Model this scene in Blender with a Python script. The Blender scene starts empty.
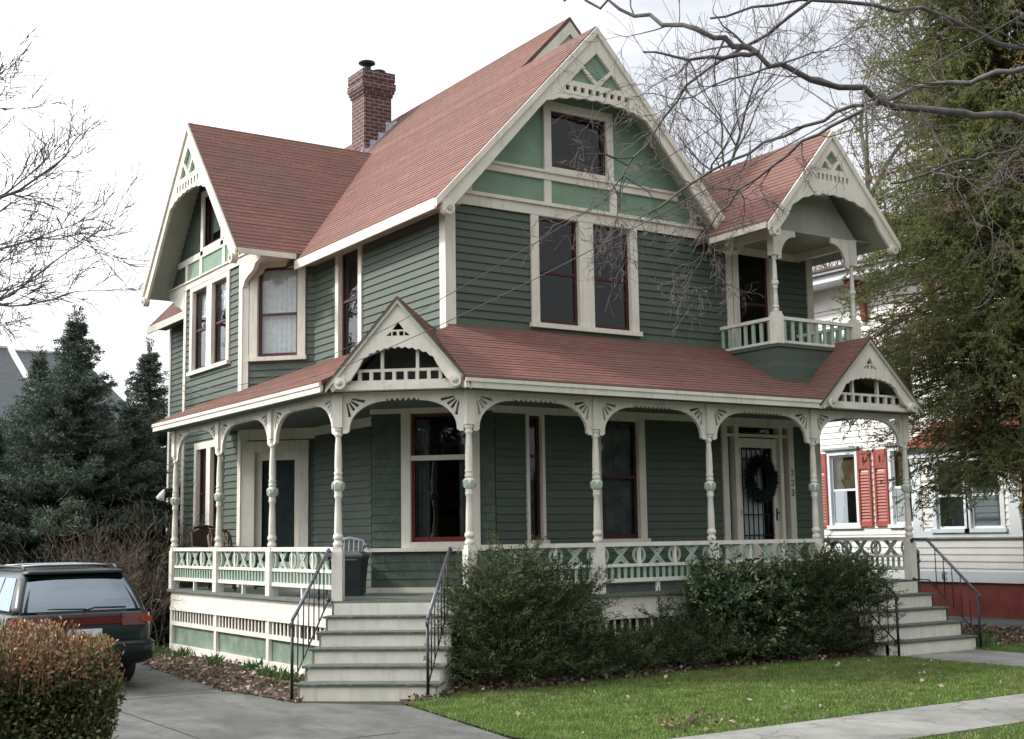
import bpy, math, random
import numpy as np
from mathutils import Vector, Matrix
from mathutils.geometry import tessellate_polygon
R = math.radians
sc = bpy.context.scene
col = sc.collection

# ------------------------------------------------------------------ materials
def new_mat(name):
    m = bpy.data.materials.new(name); m.use_nodes = True
    nt = m.node_tree
    for n in list(nt.nodes):
        nt.nodes.remove(n)
    out = nt.nodes.new('ShaderNodeOutputMaterial')
    b = nt.nodes.new('ShaderNodeBsdfPrincipled')
    nt.links.new(b.outputs[0], out.inputs[0])
    return m, nt, b, out

def pos(nt):
    g = nt.nodes.new('ShaderNodeNewGeometry')
    return g.outputs['Position']

def scaled(nt, vec, s):
    mp = nt.nodes.new('ShaderNodeMapping')
    mp.inputs['Scale'].default_value = s if hasattr(s, '__len__') else (s, s, s)
    nt.links.new(vec, mp.inputs['Vector'])
    return mp.outputs[0]

def noise(nt, vec, scale, detail=4, rough=.55):
    n = nt.nodes.new('ShaderNodeTexNoise')
    n.inputs['Scale'].default_value = scale
    n.inputs['Detail'].default_value = detail
    n.inputs['Roughness'].default_value = rough
    nt.links.new(vec, n.inputs['Vector'])
    return n.outputs['Fac']

def ramp(nt, fac, stops):
    r = nt.nodes.new('ShaderNodeValToRGB')
    e = r.color_ramp.elements
    while len(e) < len(stops):
        e.new(.5)
    for i, (p, c) in enumerate(stops):
        e[i].position = p
        e[i].color = (*c, 1) if len(c) == 3 else c
    nt.links.new(fac, r.inputs[0])
    return r.outputs[0]

def mix(nt, fac, a, b, mode='MIX'):
    m = nt.nodes.new('ShaderNodeMix'); m.data_type = 'RGBA'; m.blend_type = mode
    for k, v in ((0, fac), (6, a), (7, b)):
        if hasattr(v, 'is_linked') or hasattr(v, 'links'):
            nt.links.new(v, m.inputs[k])
        elif k == 0:
            m.inputs[0].default_value = v
        else:
            m.inputs[k].default_value = (*v, 1)
    return m.outputs[2]

def bump(nt, b, h, strength=.3, dist=.01):
    n = nt.nodes.new('ShaderNodeBump')
    n.inputs['Strength'].default_value = strength
    n.inputs['Distance'].default_value = dist
    nt.links.new(h, n.inputs['Height'])
    nt.links.new(n.outputs[0], b.inputs['Normal'])

def tone(c, k):
    return tuple(min(1, x * k) for x in c)

def paint(name, c, rough=.55, var=.12, scale=3.0, grime=.25, gc=(.10, .09, .075)):
    """Old house paint: slow tone drift, vertical weather streaks and small dirt specks."""
    m, nt, b, o = new_mat(name)
    p = pos(nt)
    n1 = noise(nt, p, scale)
    base = ramp(nt, n1, [(.3, tone(c, 1 - var)), (.7, tone(c, 1 + var))])
    streak = noise(nt, scaled(nt, p, (9, 9, .8)), 1.6, 5, .65)
    sf = ramp(nt, streak, [(.52, (0, 0, 0)), (.78, (grime, grime, grime))])
    colr = mix(nt, sf, base, gc)
    nt.links.new(colr, b.inputs['Base Color'])
    b.inputs['Roughness'].default_value = rough
    b.inputs['Specular IOR Level'].default_value = .3
    bump(nt, b, noise(nt, p, 60, 3), .2, .005)
    return m

def boards(name, c, rh, wide=2.9):
    """painted clapboards: every board drifts a little in tone, butt joints, drips and faded patches"""
    m, nt, b, o = new_mat(name)
    p = pos(nt)
    s = nt.nodes.new('ShaderNodeSeparateXYZ'); nt.links.new(p, s.inputs[0])
    h = math_n(nt, 'ADD', s.outputs[0], s.outputs[1])
    t = brick_nodes(nt, h, s.outputs[2], wide, rh, tone(c, 1.10), tone(c, .90), tone(c, .62), .0035, .37)
    big = noise(nt, p, 1.1, 5, .6)
    c1 = mix(nt, ramp(nt, big, [(.35, (0, 0, 0)), (.75, (.5,) * 3)]), t.outputs['Color'], (c[0] * 1.25, c[1] * 1.15, c[2] * 1.18))
    streak = noise(nt, scaled(nt, p, (11, 11, .7)), 1.5, 6, .7)
    c2 = mix(nt, ramp(nt, streak, [(.50, (0, 0, 0)), (.80, (.45,) * 3)]), c1, (.05, .06, .048))
    fl = noise(nt, scaled(nt, p, (6, 6, 30)), 3.0, 5, .75)
    c3 = mix(nt, ramp(nt, fl, [(.62, (0, 0, 0)), (.70, (.55,) * 3)]), c2, (.17, .185, .155))
    nt.links.new(c3, b.inputs['Base Color'])
    b.inputs['Roughness'].default_value = .6
    b.inputs['Specular IOR Level'].default_value = .3
    bump(nt, b, noise(nt, scaled(nt, p, (4, 4, 60)), 4, 3), .25, .004)
    return m

def plain(name, c, rough=.6, var=.15, scale=8, metal=0, spec=.4, bmp=0):
    m, nt, b, o = new_mat(name)
    p = pos(nt)
    n1 = noise(nt, p, scale)
    nt.links.new(ramp(nt, n1, [(.3, tone(c, 1 - var)), (.7, tone(c, 1 + var))]), b.inputs['Base Color'])
    b.inputs['Roughness'].default_value = rough
    b.inputs['Metallic'].default_value = metal
    b.inputs['Specular IOR Level'].default_value = spec
    if bmp:
        bump(nt, b, noise(nt, p, scale * 6), bmp, .01)
    return m

def brick_nodes(nt, h, z, bw, rh, c1, c2, cm, mortar=.012, off=.5):
    cx = nt.nodes.new('ShaderNodeCombineXYZ')
    nt.links.new(h, cx.inputs[0]); nt.links.new(z, cx.inputs[1])
    t = nt.nodes.new('ShaderNodeTexBrick')
    t.inputs['Scale'].default_value = 1
    t.inputs['Brick Width'].default_value = bw
    t.inputs['Row Height'].default_value = rh
    t.inputs['Mortar Size'].default_value = mortar
    t.inputs['Mortar Smooth'].default_value = .2
    t.inputs['Bias'].default_value = 0
    t.inputs['Color1'].default_value = (*c1, 1)
    t.inputs['Color2'].default_value = (*c2, 1)
    t.inputs['Mortar'].default_value = (*cm, 1)
    t.offset = off
    nt.links.new(cx.outputs[0], t.inputs['Vector'])
    return t

def math_n(nt, op, a, b=None):
    m = nt.nodes.new('ShaderNodeMath'); m.operation = op
    for k, v in ((0, a), (1, b)):
        if v is None: continue
        if isinstance(v, (int, float)): m.inputs[k].default_value = v
        else: nt.links.new(v, m.inputs[k])
    return m.outputs[0]

def shingle(name, hdir, zk, c=(.200, .100, .079)):
    """Asphalt shingles: courses follow the slope (height*zk), tabs run along hdir."""
    m, nt, b, o = new_mat(name)
    p = pos(nt)
    d = nt.nodes.new('ShaderNodeVectorMath'); d.operation = 'DOT_PRODUCT'
    nt.links.new(p, d.inputs[0]); d.inputs[1].default_value = (*hdir, 0)
    s = nt.nodes.new('ShaderNodeSeparateXYZ'); nt.links.new(p, s.inputs[0])
    wob = noise(nt, p, 2.5, 2)
    zz = math_n(nt, 'ADD', math_n(nt, 'MULTIPLY', s.outputs[2], zk), math_n(nt, 'MULTIPLY', wob, .010))
    t = brick_nodes(nt, d.outputs['Value'], zz, .24, .105, tone(c, 1.12), tone(c, .86), tone(c, .74), .008)
    big = noise(nt, p, .9, 5, .6)
    c1 = mix(nt, ramp(nt, big, [(.35, (0, 0, 0)), (.72, (.8,) * 3)]), t.outputs['Color'], (c[0] * .72, c[1] * .92, c[2] * .95))
    sp = noise(nt, p, 45, 2)
    c2 = mix(nt, ramp(nt, sp, [(.45, (0, 0, 0)), (.8, (.35,) * 3)]), c1, (c[0] * 1.2, c[1] * 1.5, c[2] * 1.6))
    streak = noise(nt, scaled(nt, p, (3, 3, .35)), 1.2, 4, .6)
    c3 = mix(nt, ramp(nt, streak, [(.55, (0, 0, 0)), (.85, (.4,) * 3)]), c2, (.11, .065, .055))
    nt.links.new(c3, b.inputs['Base Color'])
    b.inputs['Roughness'].default_value = .9
    b.inputs['Specular IOR Level'].default_value = .2
    bump(nt, b, math_n(nt, 'ADD', math_n(nt, 'MULTIPLY', t.outputs['Fac'], -1.0), math_n(nt, 'MULTIPLY', sp, .5)), .6, .012)
    return m

def brickmat(name, c1, c2, cm, bw=.21, rh=.075, mortar=.012):
    m, nt, b, o = new_mat(name)
    p = pos(nt)
    s = nt.nodes.new('ShaderNodeSeparateXYZ'); nt.links.new(p, s.inputs[0])
    h = math_n(nt, 'ADD', s.outputs[0], s.outputs[1])
    t = brick_nodes(nt, h, s.outputs[2], bw, rh, c1, c2, cm, mortar)
    n1 = noise(nt, p, 5)
    nt.links.new(mix(nt, ramp(nt, n1, [(.4, (0, 0, 0)), (.8, (.5,) * 3)]), t.outputs['Color'], tone(c2, .55)), b.inputs['Base Color'])
    b.inputs['Roughness'].default_value = .9
    bump(nt, b, math_n(nt, 'MULTIPLY', t.outputs['Fac'], -1.0), .6, .01)
    return m

def glassmat(name, tint=(.45, .5, .52), refl=1.45, rc=(.95, .97, 1)):
    m, nt, b, o = new_mat(name)
    nt.nodes.remove(b)
    tr = nt.nodes.new('ShaderNodeBsdfTransparent'); tr.inputs[0].default_value = (*tint, 1)
    gl = nt.nodes.new('ShaderNodeBsdfGlossy'); gl.inputs['Roughness'].default_value = .02
    gl.inputs[0].default_value = (*rc, 1)
    n = nt.nodes.new('ShaderNodeBump'); n.inputs['Strength'].default_value = .16; n.inputs['Distance'].default_value = .02
    nt.links.new(noise(nt, pos(nt), 2.2, 2), n.inputs['Height'])
    nt.links.new(n.outputs[0], gl.inputs['Normal'])
    # Schlick reflectance that does not depend on which way the pane's normal points
    ge = nt.nodes.new('ShaderNodeNewGeometry'); dp = nt.nodes.new('ShaderNodeVectorMath'); dp.operation = 'DOT_PRODUCT'
    nt.links.new(ge.outputs['Incoming'], dp.inputs[0]); nt.links.new(ge.outputs['True Normal'], dp.inputs[1])
    k0 = ((refl - 1) / (refl + 1)) ** 2 * 1.25
    p5 = math_n(nt, 'POWER', math_n(nt, 'SUBTRACT', 1.0, math_n(nt, 'ABSOLUTE', dp.outputs['Value'])), 5.0)
    fac = math_n(nt, 'ADD', math_n(nt, 'MULTIPLY', p5, 1 - k0), k0)
    mx = nt.nodes.new('ShaderNodeMixShader')
    nt.links.new(fac, mx.inputs[0]); nt.links.new(tr.outputs[0], mx.inputs[1]); nt.links.new(gl.outputs[0], mx.inputs[2])
    nt.links.new(mx.outputs[0], o.inputs[0])
    return m

def leafmat(name, c, rough=.6, trans=.15, var=.3):
    m, nt, b, o = new_mat(name)
    p = pos(nt)
    n1 = noise(nt, p, 3.5, 3)
    cc = ramp(nt, n1, [(.3, tone(c, 1 - var)), (.7, tone(c, 1 + var))])
    nt.links.new(cc, b.inputs['Base Color'])
    b.inputs['Roughness'].default_value = rough
    b.inputs['Specular IOR Level'].default_value = .25
    t = nt.nodes.new('ShaderNodeBsdfTranslucent'); nt.links.new(cc, t.inputs[0])
    mx = nt.nodes.new('ShaderNodeMixShader'); mx.inputs[0].default_value = trans
    nt.links.new(b.outputs[0], mx.inputs[1]); nt.links.new(t.outputs[0], mx.inputs[2])
    nt.links.new(mx.outputs[0], o.inputs[0])
    return m

def groundmat(name, stops, scale=1.2, rough=.95, fine=30, finew=.35, bmp=.4):
    m, nt, b, o = new_mat(name)
    p = pos(nt)
    n1 = noise(nt, p, scale, 6, .6)
    c = ramp(nt, n1, stops)
    f = noise(nt, p, fine, 4, .7)
    c2 = mix(nt, ramp(nt, f, [(.35, (finew,) * 3), (.65, (0, 0, 0))]), c, tone(stops[0][1], .55))
    nt.links.new(c2, b.inputs['Base Color'])
    b.inputs['Roughness'].default_value = rough
    b.inputs['Specular IOR Level'].default_value = .2
    bump(nt, b, f, bmp, .02)
    return m

def concrete(name, c, joint=None, rot=0, stain=.5, tracks=()):
    """Weathered concrete with stains, hairline cracks."""
    m, nt, b, o = new_mat(name)
    p = pos(nt)
    n1 = noise(nt, p, .8, 6, .65)
    c1 = ramp(nt, n1, [(.36, tone(c, .5)), (.50, c), (.64, tone(c, 1.35))])
    f = noise(nt, p, 70, 3, .7)
    c2 = mix(nt, ramp(nt, f, [(.35, (.3,) * 3), (.6, (0, 0, 0))]), c1, tone(c, .5))
    st = noise(nt, scaled(nt, p, (1.5, .6, 1)), 1.6, 7, .75)
    c3 = mix(nt, ramp(nt, st, [(.46, (0, 0, 0)), (.64, (stain,) * 3)]), c2, tone(c, .48))
    v = nt.nodes.new('ShaderNodeTexVoronoi'); v.feature = 'DISTANCE_TO_EDGE'; v.inputs['Scale'].default_value = .45
    wv = nt.nodes.new('ShaderNodeVectorMath'); wv.operation = 'ADD'
    nz = nt.nodes.new('ShaderNodeTexNoise'); nz.inputs['Scale'].default_value = 2; nz.inputs['Detail'].default_value = 6
    nt.links.new(p, nz.inputs['Vector'])
    nt.links.new(p, wv.inputs[0]); nt.links.new(nz.outputs['Color'], wv.inputs[1])
    nt.links.new(wv.outputs[0], v.inputs['Vector'])
    c4 = mix(nt, ramp(nt, v.outputs['Distance'], [(.0, (.8,) * 3), (.010, (0, 0, 0))]), c3, (.06, .06, .055))
    for xc, wd in tracks:      # worn tyre lines
        sx = nt.nodes.new('ShaderNodeSeparateXYZ'); nt.links.new(wv.outputs[0], sx.inputs[0])
        dx = math_n(nt, 'ABSOLUTE', math_n(nt, 'SUBTRACT', sx.outputs[0], xc + .5))
        tf = ramp(nt, math_n(nt, 'MULTIPLY', dx, 1 / wd), [(.2, (.42,) * 3), (1, (0, 0, 0))])
        c4 = mix(nt, tf, c4, tone(c, .45))
    g = noise(nt, p, 260, 2, .8)
    c4 = mix(nt, ramp(nt, g, [(.40, (.5,) * 3), (.52, (0, 0, 0))]), c4, tone(c, 1.6))
    nt.links.new(c4, b.inputs['Base Color'])
    b.inputs['Roughness'].default_value = .92
    b.inputs['Specular IOR Level'].default_value = .25
    bump(nt, b, f, .3, .008)
    return m

M = {}
M['green'] = boards('green_clapboard_paint', (.074, .099, .077), .115)
M['shingle_green'] = paint('green_shingle_paint', (.068, .092, .073), .65, .2, 6, .3, (.04, .05, .045))
M['mint'] = paint('mint_panel_paint', (.185, .285, .205), .6, .12, 3, .3, (.16, .2, .15))
M['trim'] = paint('cream_trim_paint', (.68, .645, .56), .55, .09, 2.5, .42, (.30, .27, .215))
M['post'] = paint('cream_post_paint', (.70, .675, .595), .5, .08, 5, .42, (.34, .32, .25))
M['orn'] = paint('mint_ornament_paint', (.33, .43, .35), .5, .12, 6, .3, (.2, .24, .19))
M['sash'] = paint('maroon_sash_paint', (.055, .013, .013), .45, .15, 5, .2, (.05, .03, .025))
M['brown_sash'] = paint('brown_sash_paint', (.085, .035, .032), .45, .12, 5, .3, (.05, .03, .025))
M['red_sash'] = paint('red_sash_paint', (.15, .018, .018), .45, .1, 5, .2, (.06, .03, .025))
M['deck'] = paint('grey_green_deck_paint', (.125, .145, .13), .5, .2, 4, .45, (.25, .24, .21))
M['tread'] = paint('worn_green_tread_paint', (.088, .108, .094), .5, .3, 7, .6, (.30, .30, .26))
M['skirt'] = paint('weathered_skirt_paint', (.165, .225, .17), .65, .3, 4, .55, (.17, .14, .075))
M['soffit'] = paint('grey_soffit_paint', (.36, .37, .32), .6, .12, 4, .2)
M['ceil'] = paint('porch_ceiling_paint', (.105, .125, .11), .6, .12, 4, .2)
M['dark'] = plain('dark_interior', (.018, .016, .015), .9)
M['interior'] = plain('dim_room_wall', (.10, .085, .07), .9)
M['glass'] = glassmat('window_glass')
M['glass_hi'] = glassmat('window_glass_side', (.8, .85, .88), 1.55)
M['sheer'] = plain('dim_sheer_curtain', (.30, .30, .29), .9, .3, 6)
M['dimshade'] = plain('grey_green_door_shade', (.16, .19, .18), .9, .2, 5)
M['lace'] = plain('white_lace_curtain', (.74, .74, .70), .9, .12, 14)
M['iron'] = plain('black_iron', (.022, .024, .028), .45, .2, 20, .3, .5)
M['rail_iron'] = plain('grey_iron_rail', (.13, .135, .155), .4, .2, 12, .5, .5)
M['lead'] = plain('grey_sheet_metal', (.42, .44, .46), .45, .25, 9, .5, .5)
M['rust'] = plain('dark_flue_metal', (.05, .055, .07), .5, .3, 15, .6, .5)
M['brick'] = brickmat('chimney_brick', (.115, .042, .040), (.070, .028, .029), (.22, .19, .18), .21, .078, .012)
M['roof_left'] = shingle('roof_shingle_y', (0, 1), 1.36)
M['roof_front'] = shingle('roof_shingle_x', (1, 0), 1.36)
M['porch_front'] = shingle('porch_shingle_x', (1, 0), 2.137, (.190, .089, .070))
M['porch_left'] = shingle('porch_shingle_y', (0, 1), 2.53, (.190, .089, .070))
M['porch_diag'] = shingle('porch_shingle_diag', (.644, .765), 1.3, (.190, .089, .070))
M['drip'] = paint('shingle_edge', (.12, .085, .07), .9, .2, 5, .2, (.05, .04, .035))
M['edge'] = paint('roof_edge_paint', (.40, .42, .36), .55, .1, 3, .3, (.2, .2, .17))

# ------------------------------------------------------------------ mesh builder
COURSE = {'roof_shingle_y': 1.36, 'roof_shingle_x': 1.33, 'porch_shingle_x': 2.137, 'porch_shingle_y': 2.53, 'porch_shingle_diag': 1.30}
class MB:
    def __init__(s):
        s.v = []; s.f = []; s.m = []; s.sm = []; s.mats = []
    def mi(s, mat):
        if mat not in s.mats: s.mats.append(mat)
        return s.mats.index(mat)
    def add(s, vs, fs, mat, smooth=False):
        o = len(s.v); k = s.mi(mat)
        s.v += [tuple(v) for v in vs]
        for f in fs:
            s.f.append(tuple(i + o for i in f)); s.m.append(k); s.sm.append(smooth)
        return s
    def box(s, fr, u0, u1, z0, z1, n0, n1, mat):
        P = [fr(u, z, n) for n in (n0, n1) for z in (z0, z1) for u in (u0, u1)]
        return s.add(P, [(0, 1, 3, 2), (4, 6, 7, 5), (0, 4, 5, 1), (2, 3, 7, 6), (0, 2, 6, 4), (1, 5, 7, 3)], mat)
    def plate(s, fr, outer, holes, n0, n1, mat):
        loops = [outer] + list(holes)
        tri = tessellate_polygon([[Vector((a, b, 0)) for a, b in lp] for lp in loops])
        flat = [p for lp in loops for p in lp]; n = len(flat)
        vs = [fr(a, b, n1) for a, b in flat] + [fr(a, b, n0) for a, b in flat]
        fs = [tuple(t) for t in tri] + [tuple(i + n for i in reversed(t)) for t in tri]
        o = 0
        for lp in loops:
            L = len(lp)
            for i in range(L):
                a, b = o + i, o + (i + 1) % L
                fs.append((a, b, b + n, a + n))
            o += L
        return s.add(vs, fs, mat)
    def lathe(s, c, prof, mat, seg=14, smooth=True):
        vs = []; fs = []
        for z, r in prof:
            for k in range(seg):
                a = 2 * math.pi * k / seg
                vs.append((c[0] + r * math.cos(a), c[1] + r * math.sin(a), z))
        for i in range(len(prof) - 1):
            for k in range(seg):
                a = i * seg + k; b = i * seg + (k + 1) % seg
                fs.append((a, b, b + seg, a + seg))
        fs.append(tuple(range(seg - 1, -1, -1)))
        fs.append(tuple((len(prof) - 1) * seg + k for k in range(seg)))
        return s.add(vs, fs, mat, smooth)
    def tube(s, pts, rad, mat, seg=6, smooth=True):
        pts = [Vector(p) for p in pts]; n = len(pts)
        if not hasattr(rad, '__len__'): rad = [rad] * n
        vs = []; fs = []
        for i, p in enumerate(pts):
            d = (pts[min(i + 1, n - 1)] - pts[max(i - 1, 0)]).normalized()
            a = Vector((0, 0, 1)) if abs(d.z) < .9 else Vector((1, 0, 0))
            x = d.cross(a).normalized(); y = d.cross(x)
            for k in range(seg):
                t = 2 * math.pi * k / seg + math.pi / seg
                vs.append(p + (x * math.cos(t) + y * math.sin(t)) * rad[i])
        for i in range(n - 1):
            for k in range(seg):
                a = i * seg + k; b = i * seg + (k + 1) % seg
                fs.append((a, b, b + seg, a + seg))
        fs.append(tuple(range(seg - 1, -1, -1))); fs.append(tuple((n - 1) * seg + k for k in range(seg)))
        return s.add(vs, fs, mat, smooth)
    def courses(s, poly, mat, zk, expo=.105):
        """real overlapping shingle courses over a flat roof polygon"""
        P = [Vector(p) for p in poly]; nrm = Vector((0, 0, 0))
        for i in range(len(P)): nrm += P[i].cross(P[(i + 1) % len(P)])
        nrm.normalize()
        if nrm.z < 0: nrm = -nrm
        rr = random.Random(len(s.v) + 3)
        def clip(pts, z, keep_above):
            out = []
            for i in range(len(pts)):
                a, b = pts[i], pts[(i + 1) % len(pts)]
                ia = (a.z >= z) == keep_above; ib = (b.z >= z) == keep_above
                if ia: out.append(a)
                if ia != ib: out.append(a.lerp(b, (z - a.z) / (b.z - a.z)))
            return out
        dz = expo / zk; z0 = min(p.z for p in P); z1 = max(p.z for p in P)
        k = math.floor(z0 / dz)
        while k * dz < z1 - .004:
            za, zb = k * dz, (k + 1) * dz; k += 1
            q = clip(clip(P, za, True), zb, False) if za > z0 else clip(P, zb, False)
            if len(q) < 3: continue
            lo = max(za, z0); lift = .0045 + rr.uniform(-.0015, .003)
            top = [p + nrm * (.002 + lift * (1 - (p.z - lo) / max(zb - lo, 1e-4))) for p in q]
            s.add(top, [tuple(range(len(top)))], mat)
            low = [(top[i], q[i]) for i in range(len(q)) if abs(q[i].z - lo) < 1e-4]
            if len(low) >= 2:
                (a, a0), (b, b0) = low[0], low[-1]
                s.add([a, b, b0, a0], [(0, 1, 2, 3)], mat)
    def slab(s, poly, th, top, edge, drip=None):
        """roof slab: poly = top corners (3D), thickness straight down."""
        n = len(poly)
        vs = [Vector(p) for p in poly] + [Vector(p) - Vector((0, 0, th)) for p in poly]
        nrm = Vector((0, 0, 0))
        for i in range(n):
            nrm += Vector(poly[i]).cross(Vector(poly[(i + 1) % n]))
        r = range(n) if nrm.z > 0 else range(n - 1, -1, -1)
        if top.name in COURSE: s.courses(poly, top, COURSE[top.name])
        s.add(vs, [tuple(r)], top)
        s.add(vs, [tuple(i + n for i in reversed(list(r)))], edge)
        s.add(vs, [(i, i + n, (i + 1) % n + n, (i + 1) % n) for i in range(n)], drip or M['drip'])
        return s

def frame(o, u, n):
    """2D wall frame: (along, height, outward) -> world"""
    o = Vector((*o[:2], 0)); u = Vector((*u, 0)).normalized(); n = Vector((*n, 0)).normalized()
    def f(a, z, d=0.0):
        return o + u * a + n * d + Vector((0, 0, z))
    f.u = u; f.n = n; f.o = o
    return f

def worldloc(o):
    v = Vector((0, 0, 0))
    while o is not None:
        v += o.location; o = o.parent
    return v

def obj(name, mb, parent=None, loc=None):
    me = bpy.data.meshes.new(name)
    o = bpy.data.objects.new(name, me); col.objects.link(o)
    base = worldloc(parent) if parent else Vector(loc or (0, 0, 0))
    vs = [(v[0] - base.x, v[1] - base.y, v[2] - base.z) for v in mb.v]
    me.from_pydata(vs, [], mb.f)
    for m in mb.mats: me.materials.append(m)
    me.polygons.foreach_set('material_index', mb.m)
    me.polygons.foreach_set('use_smooth', mb.sm)
    me.update()
    if parent: o.parent = parent
    else: o.location = base
    return o

def tag(o, label, cat, group=None, kind=None):
    if label: o['label'] = label
    if cat: o['category'] = cat
    if group: o['group'] = group
    if kind: o['kind'] = kind
    return o

def thing(name, label, cat, loc=(0, 0, 0), group=None):
    o = bpy.data.objects.new(name, None); o.location = loc; o.empty_display_size = .3
    col.objects.link(o)
    return tag(o, label, cat, group)

def struct(name, mb):
    return tag(obj(name, mb), None, None, kind='structure')

# numpy mesh for large foliage
def npmesh(name, verts, quads, mats, mi, parent=None, loc=None, smooth=False):
    me = bpy.data.meshes.new(name)
    base = worldloc(parent) if parent else Vector(loc or (0, 0, 0))
    verts = np.asarray(verts, np.float32) - np.array(base, np.float32)
    nq = len(quads); k = quads.shape[1]
    me.vertices.add(len(verts)); me.vertices.foreach_set('co', verts.ravel())
    me.loops.add(nq * k); me.loops.foreach_set('vertex_index', quads.astype(np.int32).ravel())
    me.polygons.add(nq)
    me.polygons.foreach_set('loop_start', np.arange(0, nq * k, k, dtype=np.int32))
    me.polygons.foreach_set('loop_total', np.full(nq, k, np.int32))
    for m in mats: me.materials.append(m)
    me.polygons.foreach_set('material_index', np.asarray(mi, np.int32))
    if smooth: me.polygons.foreach_set('use_smooth', np.ones(nq, bool))
    me.update(calc_edges=True)
    o = bpy.data.objects.new(name, me); col.objects.link(o)
    if parent: o.parent = parent
    else: o.location = base
    return o

def unit(a):
    return a / (np.linalg.norm(a, axis=1, keepdims=True) + 1e-9)

def cards(c, d, L, W, rng):
    """leaf kites: c base points, d directions; returns verts, quads"""
    n = len(c); d = unit(d)
    s = unit(np.cross(d, rng.normal(size=(n, 3))))
    L = np.broadcast_to(L, (n,))[:, None]; W = np.broadcast_to(W, (n,))[:, None]
    v = np.stack([c, c + d * L * .5 + s * W * .5, c + d * L, c + d * L * .5 - s * W * .5], 1).reshape(-1, 3)
    return v, np.arange(4 * n).reshape(n, 4)

def tubes_np(lines, seg=4):
    """lines: list of (pts Nx3, radii N). returns verts, quads"""
    V = []; Q = []; o = 0
    for pts, rad in lines:
        pts = np.asarray(pts, float); n = len(pts)
        d = np.gradient(pts, axis=0); d = unit(d)
        a = np.where(np.abs(d[:, 2:3]) < .9, [[0, 0, 1.]], [[1., 0, 0]])
        x = unit(np.cross(d, a)); y = np.cross(d, x)
        t = 2 * np.pi * np.arange(seg) / seg
        r = np.asarray(rad)[:, None, None]
        ring = pts[:, None, :] + r * (x[:, None, :] * np.cos(t)[None, :, None] + y[:, None, :] * np.sin(t)[None, :, None])
        V.append(ring.reshape(-1, 3))
        i = np.arange(n - 1)[:, None] * seg; k = np.arange(seg)[None, :]; k2 = (k + 1) % seg
        q = np.stack([i + k, i + k2, i + k2 + seg, i + k + seg], -1).reshape(-1, 4) + o
        Q.append(q); o += n * seg
    return np.concatenate(V), np.concatenate(Q)

def grow(out, p, d, L, r, lvl, rng, kids=5, wander=.22, up=.05, ratio=.62, spread=.9, nseg=6, rmin=.003, tip=.35):
    pts = [np.array(p, float)]; d = np.array(d, float); d /= np.linalg.norm(d); dirs = [d]
    for i in range(nseg):
        d = d + rng.normal(size=3) * wander + np.array([0, 0, up]); d /= np.linalg.norm(d)
        pts.append(pts[-1] + d * L / nseg); dirs.append(d)
    rad = np.maximum(r * np.linspace(1, tip, nseg + 1), rmin)
    out.append((np.array(pts), rad, lvl))
    if lvl <= 0: return
    for j in range(kids):
        t = rng.uniform(.25, 1.0) if j else 1.0
        i = min(int(t * nseg), nseg - 1); fr = t * nseg - i
        q = pts[i] * (1 - fr) + pts[i + 1] * fr
        ax = rng.normal(size=3); dd = dirs[i + 1] * 1.0 + spread * ax / np.linalg.norm(ax) * (1 if j else .4)
        grow(out, q, dd, L * ratio * rng.uniform(.7, 1.15), rad[i] * (.62 if j else .9), lvl - 1, rng, kids, wander, up, ratio, spread, nseg, rmin, tip)

# ------------------------------------------------------------------ wall with lapped boards
def clip_rows(outline, z):
    xs = []
    n = len(outline)
    for i in range(n):
        (a, za), (b, zb) = outline[i], outline[(i + 1) % n]
        if (za <= z) != (zb <= z):
            xs.append(a + (b - a) * (z - za) / (zb - za))
    xs.sort()
    return [(xs[i], xs[i + 1]) for i in range(0, len(xs) - 1, 2)]

def lapwall(mb, fr, outline, holes, mat, expo=.115, lap=.020, zref=None):
    z0 = min(p[1] for p in outline); z1 = max(p[1] for p in outline)
    z = math.floor(z0 / expo) * expo if zref is None else zref
    while z < z1 - 1e-4:
        za, zb = max(z, z0), min(z + expo, z1)
        cuts = sorted({za, zb, *[h for ho in holes for h in ho[2:] if za < h < zb]})
        for a, b in zip(cuts, cuts[1:]):
            if b - a < 1e-4: continue
            iv = clip_rows(outline, (a + b) / 2)
            for ho in holes:
                if ho[2] < (a + b) / 2 < ho[3]:
                    nv = []
                    for s, e in iv:
                        if ho[1] <= s or ho[0] >= e: nv.append((s, e)); continue
                        if ho[0] > s: nv.append((s, ho[0]))
                        if ho[1] < e: nv.append((ho[1], e))
                    iv = nv
            na = lap * (1 - (a - z) / expo) + .002; nb = lap * (1 - (b - z) / expo) + .002
            for s, e in iv:
                if e - s < .005: continue
                P = [fr(s, a, na), fr(e, a, na), fr(e, b, nb), fr(s, b, nb)]
                F = [(0, 1, 2, 3)]
                if a == za:
                    P += [fr(s, a, 0), fr(e, a, 0)]; F.append((4, 5, 1, 0))
                mb.add(P, F, mat)
        z += expo
    return mb

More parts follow.
